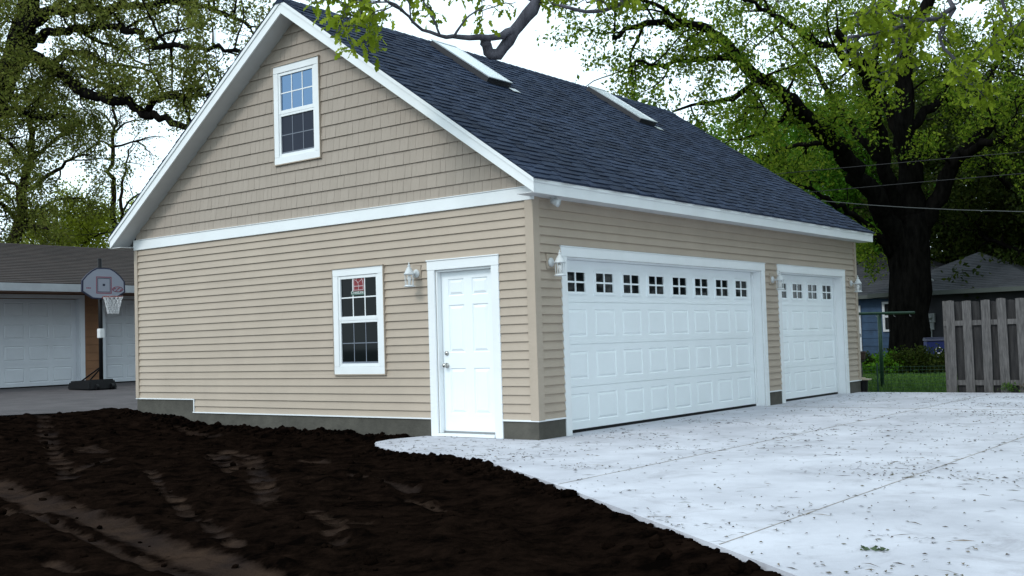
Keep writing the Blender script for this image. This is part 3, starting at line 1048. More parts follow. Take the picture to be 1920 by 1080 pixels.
# tyre tracks, drawn on the ground in metres
pk = np.full(X.shape, -.15)
def track(px, wpx, strength=.9, z=-.13, rut=.02, bars=0):
    P_ = np.array([on_z(a, b_, z)[:2] for a, b_ in px])
    dd = np.full(X.shape, 99.); ss = np.zeros(X.shape); acc = 0
    for p, q in zip(P_, P_[1:]):
        d = q - p; L2 = d @ d + 1e-9
        t_ = np.clip(((X - p[0]) * d[0] + (Y - p[1]) * d[1]) / L2, 0, 1)
        D_ = np.hypot(X - p[0] - t_ * d[0], Y - p[1] - t_ * d[1])
        m_ = D_ < dd
        dd = np.where(m_, D_, dd); ss = np.where(m_, acc + t_ * math.sqrt(L2), ss); acc += math.sqrt(L2)
    k_ = sm(wpx * 1.15, wpx * .25, dd + .10 * wpx * (vnoise(X * 6, Y * 6, 31) - .5) + .5 * wpx * (vnoise(X * 1.7, Y * 1.7, 33) - .5))
    if bars: k_ = k_ * (.45 + .55 * sm(.12, .3, np.abs(((ss / bars) % 1) - .5)))
    return k_ * strength, k_ * rut
TR = [([(-40, 905), (60, 940), (150, 965), (300, 1015), (420, 1050), (540, 1085)], .22, 1.0, 0),
      ([(-60, 935), (100, 980), (240, 1030), (380, 1080)], .10, .75, 0),
      ([(55, 790), (85, 830), (105, 865), (130, 905)], .16, .75, .5),
      ([(130, 893), (165, 882), (215, 870)], .12, .75, 0),
      ([(165, 848), (180, 858)], .22, .6, 0),
      ([(395, 865), (420, 872), (450, 895)], .20, .8, .35),
      ([(430, 860), (470, 870), (490, 910), (505, 950)], .16, .8, .4),
      ([(280, 890), (310, 930), (380, 980), (440, 1015)], .09, .8, .3),
      ([(590, 965), (625, 985), (640, 1020)], .12, .72, .3),
      ([(640, 990), (680, 985)], .10, .6, 0),
      ([(670, 905), (720, 912), (770, 930)], .12, .8, 0),
      ([(760, 940), (830, 960)], .07, .7, 0),
      ([(580, 878), (615, 880)], .14, .6, 0),
      ([(100, 1045), (150, 1060)], .10, .7, 0),
      ([(330, 820), (380, 826), (420, 830)], .14, .55, 0)]
for px, wd, st, br in TR:
    k_, ru = track(px, wd, st, bars=br, rut=.03)
    pk = np.maximum(pk, k_)
    Z -= ru * (1 - near)
pk += .22 * (vnoise(X * 2.2, Y * 2.2, 21) - .5)
idx = np.arange(nx * ny).reshape(nx, ny)
F4 = np.stack([idx[:-1, :-1], idx[1:, :-1], idx[1:, 1:], idx[:-1, 1:]], -1).reshape(-1, 4)
F4 = F4[sd_.ravel()[F4].max(1) > -.6]
so_ = np_mesh('soil', np.stack([X, Y, Z], -1).reshape(-1, 3), F4, M['soil'], attr=pk.ravel(), smooth=True)
tagst(so_)
# soil clods heaped along the wall and the slab edge
def clods(n):
    V_, F_ = [], []
    ico = bmesh.new(); bmesh.ops.create_icosphere(ico, subdivisions=1, radius=1)
    iv = np.array([v.co[:] for v in ico.verts]); jf = np.array([[v.index for v in f.verts] for f in ico.faces])
    ico.free()
    for i in range(n):
        m_ = RNG.random()
        if m_ < .4: x, y = RNG.uniform(-8, -1.9), -abs(RNG.normal(.05, .22)) - .03
        elif m_ < .75:
            k = RNG.integers(4, len(EDGE) - 2); t_ = RNG.random()
            p = ep[k] * (1 - t_) + ep[k + 1] * t_
            nrm = np.array([-.58, -.81]); p = p + nrm * (abs(RNG.normal(.04, .14)) + .02); x, y = p
        else: x, y = RNG.uniform(-9, 4), RNG.uniform(-6.5, -.3)
        ix = int((x + 13.5) / 19.9 * (nx - 1)); iy = int((y + 9.4) / 9.386 * (ny - 1))
        if not (0 <= ix < nx and 0 <= iy < ny) or inside[ix, iy] or sd_[ix, iy] < .05: continue
        s = min(RNG.gamma(2, .008) + .008, .055)
        pts_ = iv * s * (1 + RNG.uniform(-.35, .35, (len(iv), 1))) * np.array([1, 1, .7]) + np.array([x, y, Z[ix, iy] + s * .2])
        F_.append(jf + len(V_) * len(iv)); V_.append(pts_)
    return np.concatenate(V_), np.concatenate(F_)
V_, F_ = clods(1500)
o = np_mesh('soil_clods', V_, F_, M['soil'], attr=np.full(len(V_), -.3))
tag(o, 'dark clods of turned soil along wall and slab edge', 'soil', kind='stuff')

# leaf litter and twigs on the concrete
def litter(n, seed):
    rg = np.random.default_rng(seed)
    V_, F_ = [], []
    cl = [(rg.uniform(.4, 8), rg.uniform(-5, 9.6)) for _ in range(95)]
    k = 0
    while k < n:
        if rg.random() < .45:
            c = cl[rg.integers(len(cl))]; x, y = c[0] + rg.normal(0, .28), c[1] + rg.normal(0, .12)
        elif rg.random() < .06:
            xj = (2.45, 4.72)[rg.integers(2)]; x, y = xj + rg.normal(0, .035), rg.uniform(-4.5, 9.8)
        elif rg.random() < .10: x, y = rg.uniform(-1.6, 1.2), rg.uniform(-1.9, -.05)
        else: x, y = rg.uniform(.05, 8.5), rg.uniform(-6, 9.9)
        ln = -3.39 + (x - 2.9) * (-.735) if x > 1.07 else np.interp(x, [p[0] for p in EDGE[2:]], [p[1] for p in EDGE[2:]])
        if y < ln + .03 or (x < .03 and y > -.06) or x < -1.7: continue
        a = rg.uniform(0, math.pi)
        if rg.random() < .25: l_, w_ = rg.uniform(.025, .08), .0025            # twig
        else: l_, w_ = rg.uniform(.006, .024), rg.uniform(.004, .010)
        h_ = rg.uniform(.004, .014)
        ux, uy = math.cos(a), math.sin(a)
        V_ += [(x - ux * l_, y - uy * l_, .006), (x - uy * w_, y + ux * w_, h_), (x + ux * l_, y + uy * l_, .0055), (x + uy * w_, y - ux * w_, .005 + h_ * rg.random())]
        F_.append((k * 4, k * 4 + 1, k * 4 + 2, k * 4 + 3)); k += 1
    return V_, F_
V_, F_ = litter(5600, 5)
o = np_mesh('leaf_litter', V_, F_, M['litter'])
tag(o, 'dry leaf bits and twigs scattered over the pale concrete', 'litter', kind='stuff')

def leaf_quads(P_, D_, L_, wr, rg, lobed=False):
    n = len(P_)
    r2 = rg.normal(size=(n, 3))
    S_ = np.cross(D_, r2); S_ /= np.linalg.norm(S_, axis=1)[:, None] + 1e-9
    Nn = np.cross(D_, S_)
    Lc = L_[:, None]
    if not lobed:
        V_ = np.stack([P_, P_ + D_ * Lc * .5 + S_ * Lc * wr + Nn * Lc * .12, P_ + D_ * Lc, P_ + D_ * Lc * .5 - S_ * Lc * wr + Nn * Lc * .12], 1)
        F_ = np.arange(n * 4).reshape(n, 4)
    else:
        prof = [(0, .02), (.18, .10), (.30, .26), (.40, .13), (.58, .34), (.68, .16), (.84, .26), (1, .02)]
        pts_ = [P_ + D_ * Lc * a + S_ * Lc * b_ * wr * 2 + Nn * Lc * abs(b_) * .35 - np.array([0, 0, 1]) * Lc * a * a * .25 for a, b_ in prof]
        pts_ += [P_ + D_ * Lc * a - S_ * Lc * b_ * wr * 2 + Nn * Lc * abs(b_) * .35 - np.array([0, 0, 1]) * Lc * a * a * .25 for a, b_ in prof]
        V_ = np.stack(pts_, 1)
        q = np.array([[i, i + 1, 9 + i, 8 + i] for i in range(7)])
        F_ = (np.arange(n)[:, None, None] * 16 + q[None]).reshape(-1, 4)
    return V_.reshape(-1, 3), F_

# one fresh sprig on the concrete
rg = np.random.default_rng(2)
c0 = on_z(1647, 1033, 0)
P_ = c0 + rg.normal(0, 1, (26, 3)) * np.array([.04, .022, 0]) + np.array([0, 0, .006])
D_ = rg.normal(size=(26, 3)) * np.array([1, 1, .3]); D_[:, 2] = np.abs(D_[:, 2]); D_ /= np.linalg.norm(D_, axis=1)[:, None]
V_, F_ = leaf_quads(P_, D_, rg.uniform(.02, .045, 26), .3, rg)
V_[:, 2] = np.maximum(V_[:, 2], .005)
o = np_mesh('leaf_sprig', V_ - c0, F_, M['greenleaf'], loc=c0)
tag(o, 'small fresh green leaf sprig fallen on the concrete', 'leaf sprig')

# grass
def grass(n, reg, seed, h=(.05, .13)):
    rg = np.random.default_rng(seed)
    x = rg.uniform(reg[0], reg[1], n); y = reg[2] + (reg[3] - reg[2]) * rg.random(n) ** 1.3
    P_ = np.stack([x, y, np.full(n, -.14)], 1)
    D_ = rg.normal(size=(n, 3)) * .45; D_[:, 2] = 1; D_ /= np.linalg.norm(D_, axis=1)[:, None]
    return leaf_quads(P_, D_, rg.uniform(*h, n), .12, rg)
V_, F_ = grass(42000, (-6.5, 2.2, 10.05, 26), 4)
o = np_mesh('grass', V_, F_, M['grass'])
tag(o, 'short green grass behind the wire fence', 'grass', kind='stuff')

# ================================================================== TREES
def catmull(P_, step):
    P_ = np.asarray(P_, float)
    Q = np.vstack([2 * P_[0] - P_[1], P_, 2 * P_[-1] - P_[-2]])
    o_ = []
    for i in range(1, len(Q) - 2):
        n = max(2, int(np.linalg.norm(Q[i + 1] - Q[i]) / step))
        for k in range(n):
            t_ = k / n
            o_.append(.5 * ((2 * Q[i]) + (Q[i + 1] - Q[i - 1]) * t_ + (2 * Q[i - 1] - 5 * Q[i] + 4 * Q[i + 1] - Q[i + 2]) * t_ ** 2 + (3 * Q[i] - Q[i - 1] - 3 * Q[i + 1] + Q[i + 2]) * t_ ** 3))
    o_.append(Q[-2])
    return np.array(o_)

def tree(name, label, limbs, base, seed, bark_m, leaf_m, dens=(1.1, 2.4), lens=(2.4, .9), up=(.25, .05), per_tip=14, tips_m=5., leaf=(.07, .13), clus=.16,
         wr=.28, lobed=False, start=.3, group=None, droop=.4, wig=.05, maxr=.05, cat='tree', extra=None):
    """limbs: (points, r0, r1, start fraction for side branches or None for bare)"""
    rg = np.random.default_rng(seed)
    T_ = MB(base)
    tips, tipd = [], []
    def side_dir(tan, upb):
        r2 = rg.normal(size=3); r2 -= tan * (r2 @ tan); r2 /= np.linalg.norm(r2) + 1e-9
        d = tan * rg.uniform(.25, .8) + r2 + np.array([0, 0, upb])
        return d / np.linalg.norm(d)
    def curve(p, d, ln, lv):
        n = 5 if lv == 1 else 4
        pts_ = [p]
        for i in range(n):
            d = d + rg.normal(0, .28, 3) + np.array([0, 0, (.06 if lv == 1 else -.05)])
            d = d / np.linalg.norm(d)
            p = p + d * ln / n
            pts_.append(p)
        return np.array(pts_)
    def twig(p, d, ln, r0):
        c = curve(p, d, ln, 2)
        T_.tube(c, np.linspace(max(r0, .006), .004, len(c)), 3, False)
        k = max(1, int(ln * tips_m))
        for s in np.linspace(.3, 1, k):
            f_ = s * (len(c) - 1); i = min(int(f_), len(c) - 2)
            tips.append(c[i] + (c[i + 1] - c[i]) * (f_ - i)); tipd.append(c[i + 1] - c[i])
    for pts_, r0, r1, st in limbs:
        c = catmull(pts_, max(.25, r0 * .8))
        c[1:-1] += rg.normal(0, 1, c[1:-1].shape) * min(wig, r0 * .35)
        m_ = len(c)
        T_.tube(c, np.linspace(r0, r1, m_) * (1 + rg.uniform(-.07, .07, m_)), 10 if r0 > .1 else 7)
        if st is None: continue
        seg = np.linalg.norm(np.diff(c, axis=0), axis=1); cum = np.concatenate([[0], np.cumsum(seg)])
        tot = cum[-1]
        for s in list(rg.uniform(st * tot, tot, int(tot * (1 - st) * dens[0]) + 1)) + [tot * .999]:
            i = min(int(np.searchsorted(cum, s)) - 1, m_ - 2); i = max(i, 0)
            p = c[i] + (c[i + 1] - c[i]) * ((s - cum[i]) / max(seg[i], 1e-6))
            tn = (c[i + 1] - c[i]) / (seg[i] + 1e-9)
            rr = r0 + (r1 - r0) * s / tot
            ln = lens[0] * rg.uniform(.5, 1.2)
            rb = min(rr * .6, maxr, .02 * ln + .008)
            c1 = curve(p, side_dir(tn, up[0]), ln, 1)
            cc = catmull(c1, .2)
            T_.tube(cc, np.linspace(rb, .008, len(cc)), 5, False)
            for s2 in rg.uniform(.2, 1, int(ln * dens[1]) + 1):
                f_ = s2 * (len(cc) - 1); j = min(int(f_), len(cc) - 2)
                tn2 = cc[j + 1] - cc[j]; tn2 = tn2 / (np.linalg.norm(tn2) + 1e-9)
                twig(cc[j], side_dir(tn2, up[1]), lens[1] * rg.uniform(.5, 1.3), rb * .45)
            twig(cc[-1], (cc[-1] - cc[-2]) / np.linalg.norm(cc[-1] - cc[-2]), lens[1] * .8, .01)
    root = empty(name, base, label, cat, group)
    T_.build('trunk', bark_m, root, smooth=True)
    tips = np.array(tips)
    n = len(tips) * per_tip
    P_ = np.repeat(tips, per_tip, 0) + rg.normal(0, clus, (n, 3))
    D_ = rg.normal(size=(n, 3)); D_[:, 2] -= droop; D_ /= np.linalg.norm(D_, axis=1)[:, None]
    V_, F_ = leaf_quads(P_, D_, rg.uniform(leaf[0], leaf[1], n), wr, rg, lobed)
    if extra is not None:
        D2 = rg.normal(size=extra.shape); D2 /= np.linalg.norm(D2, axis=1)[:, None]
        V2, F2 = leaf_quads(extra, D2, rg.uniform(.18, .32, len(extra)), .32, rg)
        F_ = np.concatenate([F_, F2 + len(V_)]); V_ = np.concatenate([V_, V2])
    np_mesh('crown', V_ - np.array(base), F_, leaf_m, root)
    return root, n

def pxl(pts_, d0, d1=None):
    d1 = d0 if d1 is None else d1
    n = len(pts_)
    return [un(a, b_, d0 + (d1 - d0) * i / (n - 1)) for i, (a, b_) in enumerate(pts_)]

def generic(base, h, spread, seed, nl=9, fork=.3, r=.22, low=.25):
    rg = np.random.default_rng(seed)
    base = np.asarray(base, float)
    topp = base + np.array([rg.normal(0, .3), rg.normal(0, .3), h])
    mid = base + (topp - base) * .5 + np.array([rg.normal(0, .3), rg.normal(0, .3), 0])
    limbs = [([base, mid, topp], r, r * .15, low)]
    for i in range(nl):
        a = i * 2.4 + rg.uniform(-.4, .4); f_ = fork + (.9 - fork) * i / nl
        p = base + (mid - base) * min(1, f_ * 2) if f_ < .5 else mid + (topp - mid) * (f_ - .5) * 2
        ln = spread * (1.1 - .65 * abs(f_ - .4)) * rg.uniform(.75, 1.1)
        d = np.array([math.cos(a), math.sin(a), 0])
        limbs.append(([p, p + d * ln * .35 + np.array([0, 0, ln * .22]), p + d * ln * .7 + np.array([0, 0, ln * .38]), p + d * ln + np.array([0, 0, ln * .42])], r * .5 * (1 - .5 * f_), .03, .25))
    return limbs

cnt = 0
# --- the old oak behind the neighbour's garage
D0 = 36.
oak = [
    (pxl([(-75, 420), (-60, 320), (-25, 220), (12, 140), (38, 75), (58, 0), (72, -90)], D0), .52, .32, None),
    (pxl([(38, 85), (70, 40), (100, 22), (145, 17), (195, 18), (260, 8), (330, 2), (400, 16), (470, 52)], D0, D0 - 4), .19, .05, .15),
    (pxl([(40, 95), (85, 62), (135, 58), (200, 48), (240, 62), (290, 82), (350, 88), (420, 92), (475, 96)], D0, D0 - 7), .16, .04, .2),
    (pxl([(12, 140), (55, 112), (95, 125), (125, 152), (160, 175), (200, 187), (238, 190), (270, 210), (302, 220), (345, 240), (400, 262)], D0, D0 - 5), .22, .08, .2),
    (pxl([(93, 124), (125, 96), (160, 100), (200, 122), (250, 124), (295, 142)], D0, D0 + 3), .12, .03, .2),
    (pxl([(200, 187), (206, 168), (192, 155), (170, 148)], D0 - 2, D0 - 1), .11, .04, .3),
    (pxl([(275, 212), (292, 186), (330, 180), (375, 177), (420, 170)], D0 - 3, D0 - 6), .12, .03, .2),
    (pxl([(-25, 220), (30, 205), (75, 225), (120, 215), (170, 235)], D0, D0 + 4), .14, .03, .2),
    (pxl([(140, 17), (190, -20), (250, -60)], D0 - 1, D0 - 3), .14, .05, .1),
    (pxl([(150, 55), (175, 75), (230, 95), (270, 120), (310, 118)], D0 - 2, D0), .07, .02, .2),
    (pxl([(-25, 230), (-20, 150), (-10, 60), (0, -40)], D0, D0 + 4), .3, .1, .2),
    (pxl([(12, 140), (25, 110), (50, 120), (60, 150)], D0 - .4, D0 - 2), .06, .02, .1), (pxl([(-20, 210), (0, 190), (30, 180), (50, 190)], D0 - .4, D0 - 2), .06, .02, .1), (pxl([(38, 75), (30, 50), (15, 40), (0, 45)], D0 - .4, D0 - 2), .05, .02, .1),
    (pxl([(-30, 240), (-10, 250), (20, 262), (45, 255)], D0 - .4, D0 - 2), .06, .02, .1),
    (pxl([(58, 0), (120, -60), (240, -110), (380, -60)], D0, D0 - 4), .25, .05, .2),
]
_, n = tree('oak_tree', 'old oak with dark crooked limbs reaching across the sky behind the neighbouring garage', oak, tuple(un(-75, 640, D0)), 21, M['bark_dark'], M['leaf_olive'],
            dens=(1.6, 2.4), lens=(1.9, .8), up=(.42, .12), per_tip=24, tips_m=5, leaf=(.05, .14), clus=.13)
cnt += n
# --- lower oak left of it
D0 = 39.
b0 = un(22, 640, D0)
o2 = [(pxl([(18, 640), (25, 470), (40, 390), (52, 320), (62, 240)], D0), .3, .10, .55)]
for pts_, dd in (([(30, 430), (70, 400), (110, 375), (160, 372)], 2), ([(45, 360), (90, 330), (130, 300), (165, 290)], -2), ([(45, 370), (10, 330), (-40, 310)], 0),
                 ([(55, 300), (100, 265), (140, 245)], 3), ([(55, 310), (20, 270), (-20, 240)], -2), ([(35, 410), (0, 380), (-40, 370)], -2), ([(60, 250), (60, 220), (75, 190)], 0),
                 ([(30, 440), (60, 425), (90, 430)], -3)):
    o2.append((pxl(pts_, D0, D0 + dd), .10, .03, .15))
_, n = tree('oak_tree', 'smaller olive oak rising behind the left end of the neighbouring garage roof', o2, tuple(b0), 22, M['bark_brown'], M['leaf_olive'],
            dens=(2.0, 2.6), lens=(1.6, .8), per_tip=26, tips_m=5, leaf=(.05, .14), clus=.16)
cnt += n
# --- the slim sparse tree
D0 = 42.
s3 = [(pxl([(220, 640), (219, 470), (214, 400), (211, 335), (213, 275), (215, 230), (212, 190)], D0), .17, .05, .62),
      (pxl([(219, 470), (228, 415), (227, 360), (236, 320), (241, 280)], D0, D0 + 1), .10, .03, .5),
      (pxl([(213, 280), (190, 265), (162, 285)], D0), .05, .02, .3), (pxl([(213, 275), (245, 268), (292, 255)], D0), .05, .02, .3),
      (pxl([(214, 250), (235, 230), (270, 225)], D0), .05, .02, .2), (pxl([(214, 240), (195, 215), (180, 205)], D0), .05, .02, .2),
      (pxl([(228, 400), (250, 370), (285, 355)], D0), .05, .015, .3), (pxl([(230, 415), (255, 395), (275, 400)], D0), .04, .015, .3)]
_, n = tree('slim_tree', 'slim sparse tree with twin bare stems beside the left rake of the garage', s3, tuple(un(220, 640, D0)), 23, M['bark_brown'], M['leaf_olive'],
            dens=(2.2, 2.2), lens=(.9, .5), per_tip=4, tips_m=4, leaf=(.06, .11), clus=.12, up=(.4, .1))
cnt += n
# --- yellow green small trees over the neighbour's ridge
for i, (a, t_, d, lb) in enumerate(((110, 405, 42, 'bright yellow-green bushy tree just above the brown neighbouring roof'), (185, 400, 44, 'second yellow-green bushy tree, nearer the slim twin-stemmed tree'))):
    b0 = un(a, 640, d); b0[2] = 0
    h = un(a, t_, d)[2]
    _, n = tree('small_tree', lb, generic(b0, h, 3.0, 30 + i, 12, r=.12), tuple(b0), 40 + i, M['bark_brown'], M['leaf_yellow'], dens=(2.2, 2.6), lens=(1.2, .7), per_tip=22, tips_m=5,
                leaf=(.08, .14), clus=.18, group='yellow-green trees behind the neighbouring roof')
    cnt += n

# --- the big oak on the right
D0 = 35.
b0 = un(1706, 692, D0)
big = [
    (pxl([(1706, 712), (1706, 660), (1706, 590), (1706, 510), (1704, 440), (1702, 400)], D0), .60, .66, None),
    (pxl([(1706, 425), (1706, 330), (1700, 250), (1696, 150), (1702, 80), (1732, 20), (1765, -50)], D0, D0 - 1), .42, .16, .45),
    (pxl([(1692, 440), (1670, 370), (1655, 300), (1645, 220), (1622, 140), (1600, 100), (1570, 60)], D0, D0 - 3), .27, .10, .45),
    (pxl([(1688, 470), (1645, 382), (1605, 320), (1562, 265), (1510, 218), (1482, 185), (1430, 152), (1385, 105), (1335, 62), (1280, 43), (1210, 42), (1150, 72)], D0, D0 - 8), .36, .05, .26),
    (pxl([(1430, 152), (1372, 182), (1310, 195), (1262, 209)], D0 - 5, D0 - 6), .10, .03, .15),
    (pxl([(1372, 108), (1290, 110), (1245, 124), (1192, 115)], D0 - 6, D0 - 8), .09, .03, .15),
    (pxl([(1720, 455), (1758, 372), (1800, 292), (1850, 240), (1900, 190), (1960, 150)], D0, D0 - 2), .30, .12, .35),
    (pxl([(1805, 285), (1865, 266), (1935, 255)], D0 - 1, D0 - 4), .16, .06, .2),
    (pxl([(1704, 310), (1668, 220), (1645, 130), (1650, 40), (1660, -40)], D0, D0 + 2), .18, .08, .3),
    (pxl([(1672, 480), (1632, 428), (1590, 396), (1530, 362), (1478, 338)], D0, D0 - 3), .13, .04, .3),
    (pxl([(1482, 190), (1455, 235), (1410, 255), (1370, 262)], D0 - 4, D0 - 3), .08, .03, .1),
    (pxl([(1560, 265), (1500, 270), (1450, 290), (1410, 300)], D0 - 2, D0), .09, .03, .2),
    (pxl([(1655, 300), (1600, 240), (1560, 180), (1530, 130), (1490, 90), (1440, 40)], D0 - 1, D0 + 2), .14, .04, .3),
    (pxl([(1622, 140), (1560, 90), (1500, 60), (1440, 20), (1380, -10)], D0 - 2, D0 - 5), .13, .04, .2),
    (pxl([(1700, 250), (1755, 190), (1800, 130), (1860, 90), (1930, 60)], D0, D0 + 2), .18, .05, .3),
    (pxl([(1702, 80), (1670, 30), (1640, -30)], D0), .14, .06, .1),
    (pxl([(1280, 43), (1230, 10), (1170, -10), (1100, 5)], D0 - 7, D0 - 9), .07, .02, .1),
    (pxl([(1700, 470), (1690, 440), (1660, 440), (1620, 455), (1590, 470)], D0 + 1, D0 + 2), .10, .03, .4),
    (pxl([(1850, 240), (1840, 180), (1870, 120), (1900, 60)], D0 - 1, D0 + 1), .13, .05, .2),
]
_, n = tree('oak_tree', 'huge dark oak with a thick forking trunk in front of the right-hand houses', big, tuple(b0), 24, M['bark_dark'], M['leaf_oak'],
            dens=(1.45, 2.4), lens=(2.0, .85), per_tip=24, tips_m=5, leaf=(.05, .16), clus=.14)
cnt += n

# --- the nearer oak whose limbs hang over the garage from the right (trunk outside the picture)
nb0 = (11.8, 4.5, -.1)
lp = lambda pts_, d0, d1=None: pxl(pts_, d0, d1)
stem = np.array([10.6, 4.2, 6.2])
rc_ = np.random.default_rng(77)
cc_ = np.array([(10.5, 3, 10.2), (7.6, 1, 9.6), (6.8, 4.5, 10.4), (12.5, 6, 10), (13.5, 1, 9.6), (9.5, 7, 11.2), (10, -1.5, 10), (14.5, 4, 10.5), (11, 9.5, 12)])
k_ = rc_.integers(0, len(cc_), 6000)
SKY_BLOCK_LEAVES = cc_[k_] + rc_.normal(0, 1, (6000, 3)) * np.array([1.3, 1.3, .75])  # unseen leaf mass added to block sky above the door wall
SKY_BLOCK_LEAVES = SKY_BLOCK_LEAVES[(SKY_BLOCK_LEAVES[:, 2] > 8.2) & (SKY_BLOCK_LEAVES[:, 0] > 8.2)]
near_oak = [
    ([nb0, (11.7, 4.5, 2), (11.5, 4.4, 4.2), (11.4, 4.3, 6.5), (11.6, 4.6, 9)], .42, .25, None),
    ([np.array((11.5, 4.4, 4.2)), np.array((9.0, 3.6, 6.6))] + lp([(1060, -75), (1012, -2), (985, 32), (962, 58), (945, 92), (925, 102), (913, 88), (912, 70)], 13.2, 13.0), .17, .062, None),
    (lp([(962, 58), (940, 66), (912, 70), (880, 72), (850, 70), (825, 67)], 13.05, 12.8), .050, .022, None),
    (lp([(825, 67), (790, 55), (765, 30), (735, 8), (705, -5)], 12.8, 12.3), .022, .012, .3),
    (lp([(850, 70), (862, 50), (880, 30), (905, 15)], 12.8), .016, .008, .4),
    (lp([(825, 67), (815, 40), (800, 15), (785, -20)], 12.8), .015, .008, .2),
    (lp([(765, 30), (742, 8), (718, 4), (695, 6), (676, 10)], 12.5, 12.1), .014, .006, .2),
    (lp([(742, 8), (720, 20), (700, 28)], 12.45, 12.2), .008, .005, .1), (lp([(718, 4), (690, 2), (662, 6), (645, 20)], 12.35, 12.1), .008, .005, .3),
    ([np.array((11.4, 4.3, 5.8)), np.array((8.6, 2.8, 7.2))] + lp([(1250, -60), (1190, -10), (1140, 18), (1100, 20), (1050, 10)], 13.5, 13), .10, .02, .62),
    ([np.array((11.5, 4.4, 4.6)), np.array((9.6, 3.6, 5.6))] + lp([(1850, -60), (1790, 15), (1730, 40), (1660, 60), (1590, 70)], 14.5, 14), .11, .02, .45),
    (lp([(1790, 15), (1760, 70), (1790, 110), (1815, 135)], 14.4, 14), .03, .01, .2),
    (lp([(1730, 40), (1690, 30), (1640, 20), (1600, 25)], 14.3, 13.6), .03, .01, .1),
    (lp([(1660, 60), (1640, 90), (1610, 110)], 14.2, 14), .02, .008, .0),
    (lp([(1690, 30), (1700, 75), (1680, 110)], 14.2, 14), .02, .008, .0),
    (lp([(1850, -60), (1880, 0), (1900, 60)], 14.5, 14.2), .03, .01, .3),
    (lp([(1815, 135), (1790, 150), (1830, 160)], 14, 13.8), .015, .008, .0),
    ([(11.4, 4.3, 6.0), (9.5, 2.5, 8.2), (7.2, 1.5, 9.6)], .14, .03, None), ([(11.5, 4.4, 7), (13, 2.8, 9), (14, 1.5, 10)], .14, .03, None),  # out-of-view limbs added to carry the sky-blocking leaves
    ([(11.5, 4.5, 8), (10.6, 6.5, 10), (10.4, 8.6, 11.6)], .14, .03, None), ([(11.5, 4.5, 8), (9.0, 4.6, 9.8), (7, 4.6, 10.6)], .12, .03, None),
    ([(11.5, 4.5, 8.4), (13.2, 5.2, 9.8), (14.6, 4.6, 10.8)], .12, .03, None),
]
_, n = tree('oak_tree', 'nearer oak whose glare-greyed looped limb and bright leaf sprays hang over the garage roof', near_oak, nb0, 25, M['bark_glare'], M['leaf_bright'],
            dens=(3.0, 4.5), lens=(.48, .24), per_tip=8, tips_m=9, leaf=(.08, .16), clus=.07, wr=.4, lobed=True, maxr=.012, wig=.012, up=(-.05, -.1), droop=.35, extra=SKY_BLOCK_LEAVES)
cnt += n

# --- trees behind: green pair past the roof end, shaded ones at the right
bgt = [  # px, top px, depth, spread, material, label
    (1480, 180, 48, 5.0, 'leaf_green', 'rounded green maple showing just above the far end of the dark roof'),
    (1590, 215, 52, 5.0, 'leaf_green', 'green maple between the roof end and the huge dark oak'),
    (1800, 120, 50, 6.0, 'leaf_dark', 'shaded leafy tree behind the peak of the dark hip roof'),
    (1905, 60, 46, 6.0, 'leaf_dark', 'tall shaded tree over the wooden fence at the right'),
    (1700, 150, 56, 6.0, 'leaf_dark', 'shaded tree directly behind the trunk of the huge dark oak'),
    (1990, 130, 40, 5.5, 'leaf_dark', 'shaded tree half out of the picture beyond the fence'),
]
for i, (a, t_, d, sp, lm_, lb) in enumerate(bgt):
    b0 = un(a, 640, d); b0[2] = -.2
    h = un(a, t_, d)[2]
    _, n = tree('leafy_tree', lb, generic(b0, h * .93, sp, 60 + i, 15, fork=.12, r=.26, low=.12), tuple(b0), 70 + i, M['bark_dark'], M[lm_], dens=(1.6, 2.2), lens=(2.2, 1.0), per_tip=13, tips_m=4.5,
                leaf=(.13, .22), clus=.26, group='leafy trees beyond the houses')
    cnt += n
proto, n = tree('added_shade_tree', 'tall tree added out of view beside the concrete drive to block sky', generic((21, 6, -.2), 15, 6.2, 91, 16, fork=.10, r=.3, low=.12), (21, 6, -.2), 92, M['bark_dark'], M['leaf_dark'],
                dens=(1.3, 1.9), lens=(2.4, 1.1), per_tip=9, tips_m=4, leaf=(.25, .42), clus=.35, group='trees added to block sky')  # tree row added to block low sky from the door wall and yard
for (x_, y_, rz_, sc_, lb_) in ((19.5, 15, 2.2, 1.05, 'tree added out of view at the fence end of the drive to block sky'),
                                (13.5, 25, 3.3, 1.0, 'tree added behind the wooden fence to shade the houses'), (4.5, 40, 4.4, 1.0, 'tree added behind the dark hip-roofed house to shade the yard')):
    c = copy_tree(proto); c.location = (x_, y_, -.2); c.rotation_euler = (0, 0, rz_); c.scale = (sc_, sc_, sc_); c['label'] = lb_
print('leaves', cnt)

# far wood: one mass of foliage closing the view under the crowns
rg = np.random.default_rng(9)
n = 30000
a_ = rg.uniform(1380, 2050, n); d_ = rg.uniform(58, 66, n)
P_ = np.array([un(a, 640, d) for a, d in zip(a_, d_)])
hh = 2.5 + 6.0 * vnoise(a_ / 40., d_ * .3, 3)
P_[:, 2] = hh * rg.random(n) ** .8 - .2
D_ = rg.normal(size=(n, 3)); D_ /= np.linalg.norm(D_, axis=1)[:, None]
V_, F_ = leaf_quads(P_, D_, rg.uniform(.35, .6, n), .4, rg)
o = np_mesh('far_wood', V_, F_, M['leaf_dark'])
tag(o, 'dark far wood closing the view behind the houses', 'wood', kind='stuff')

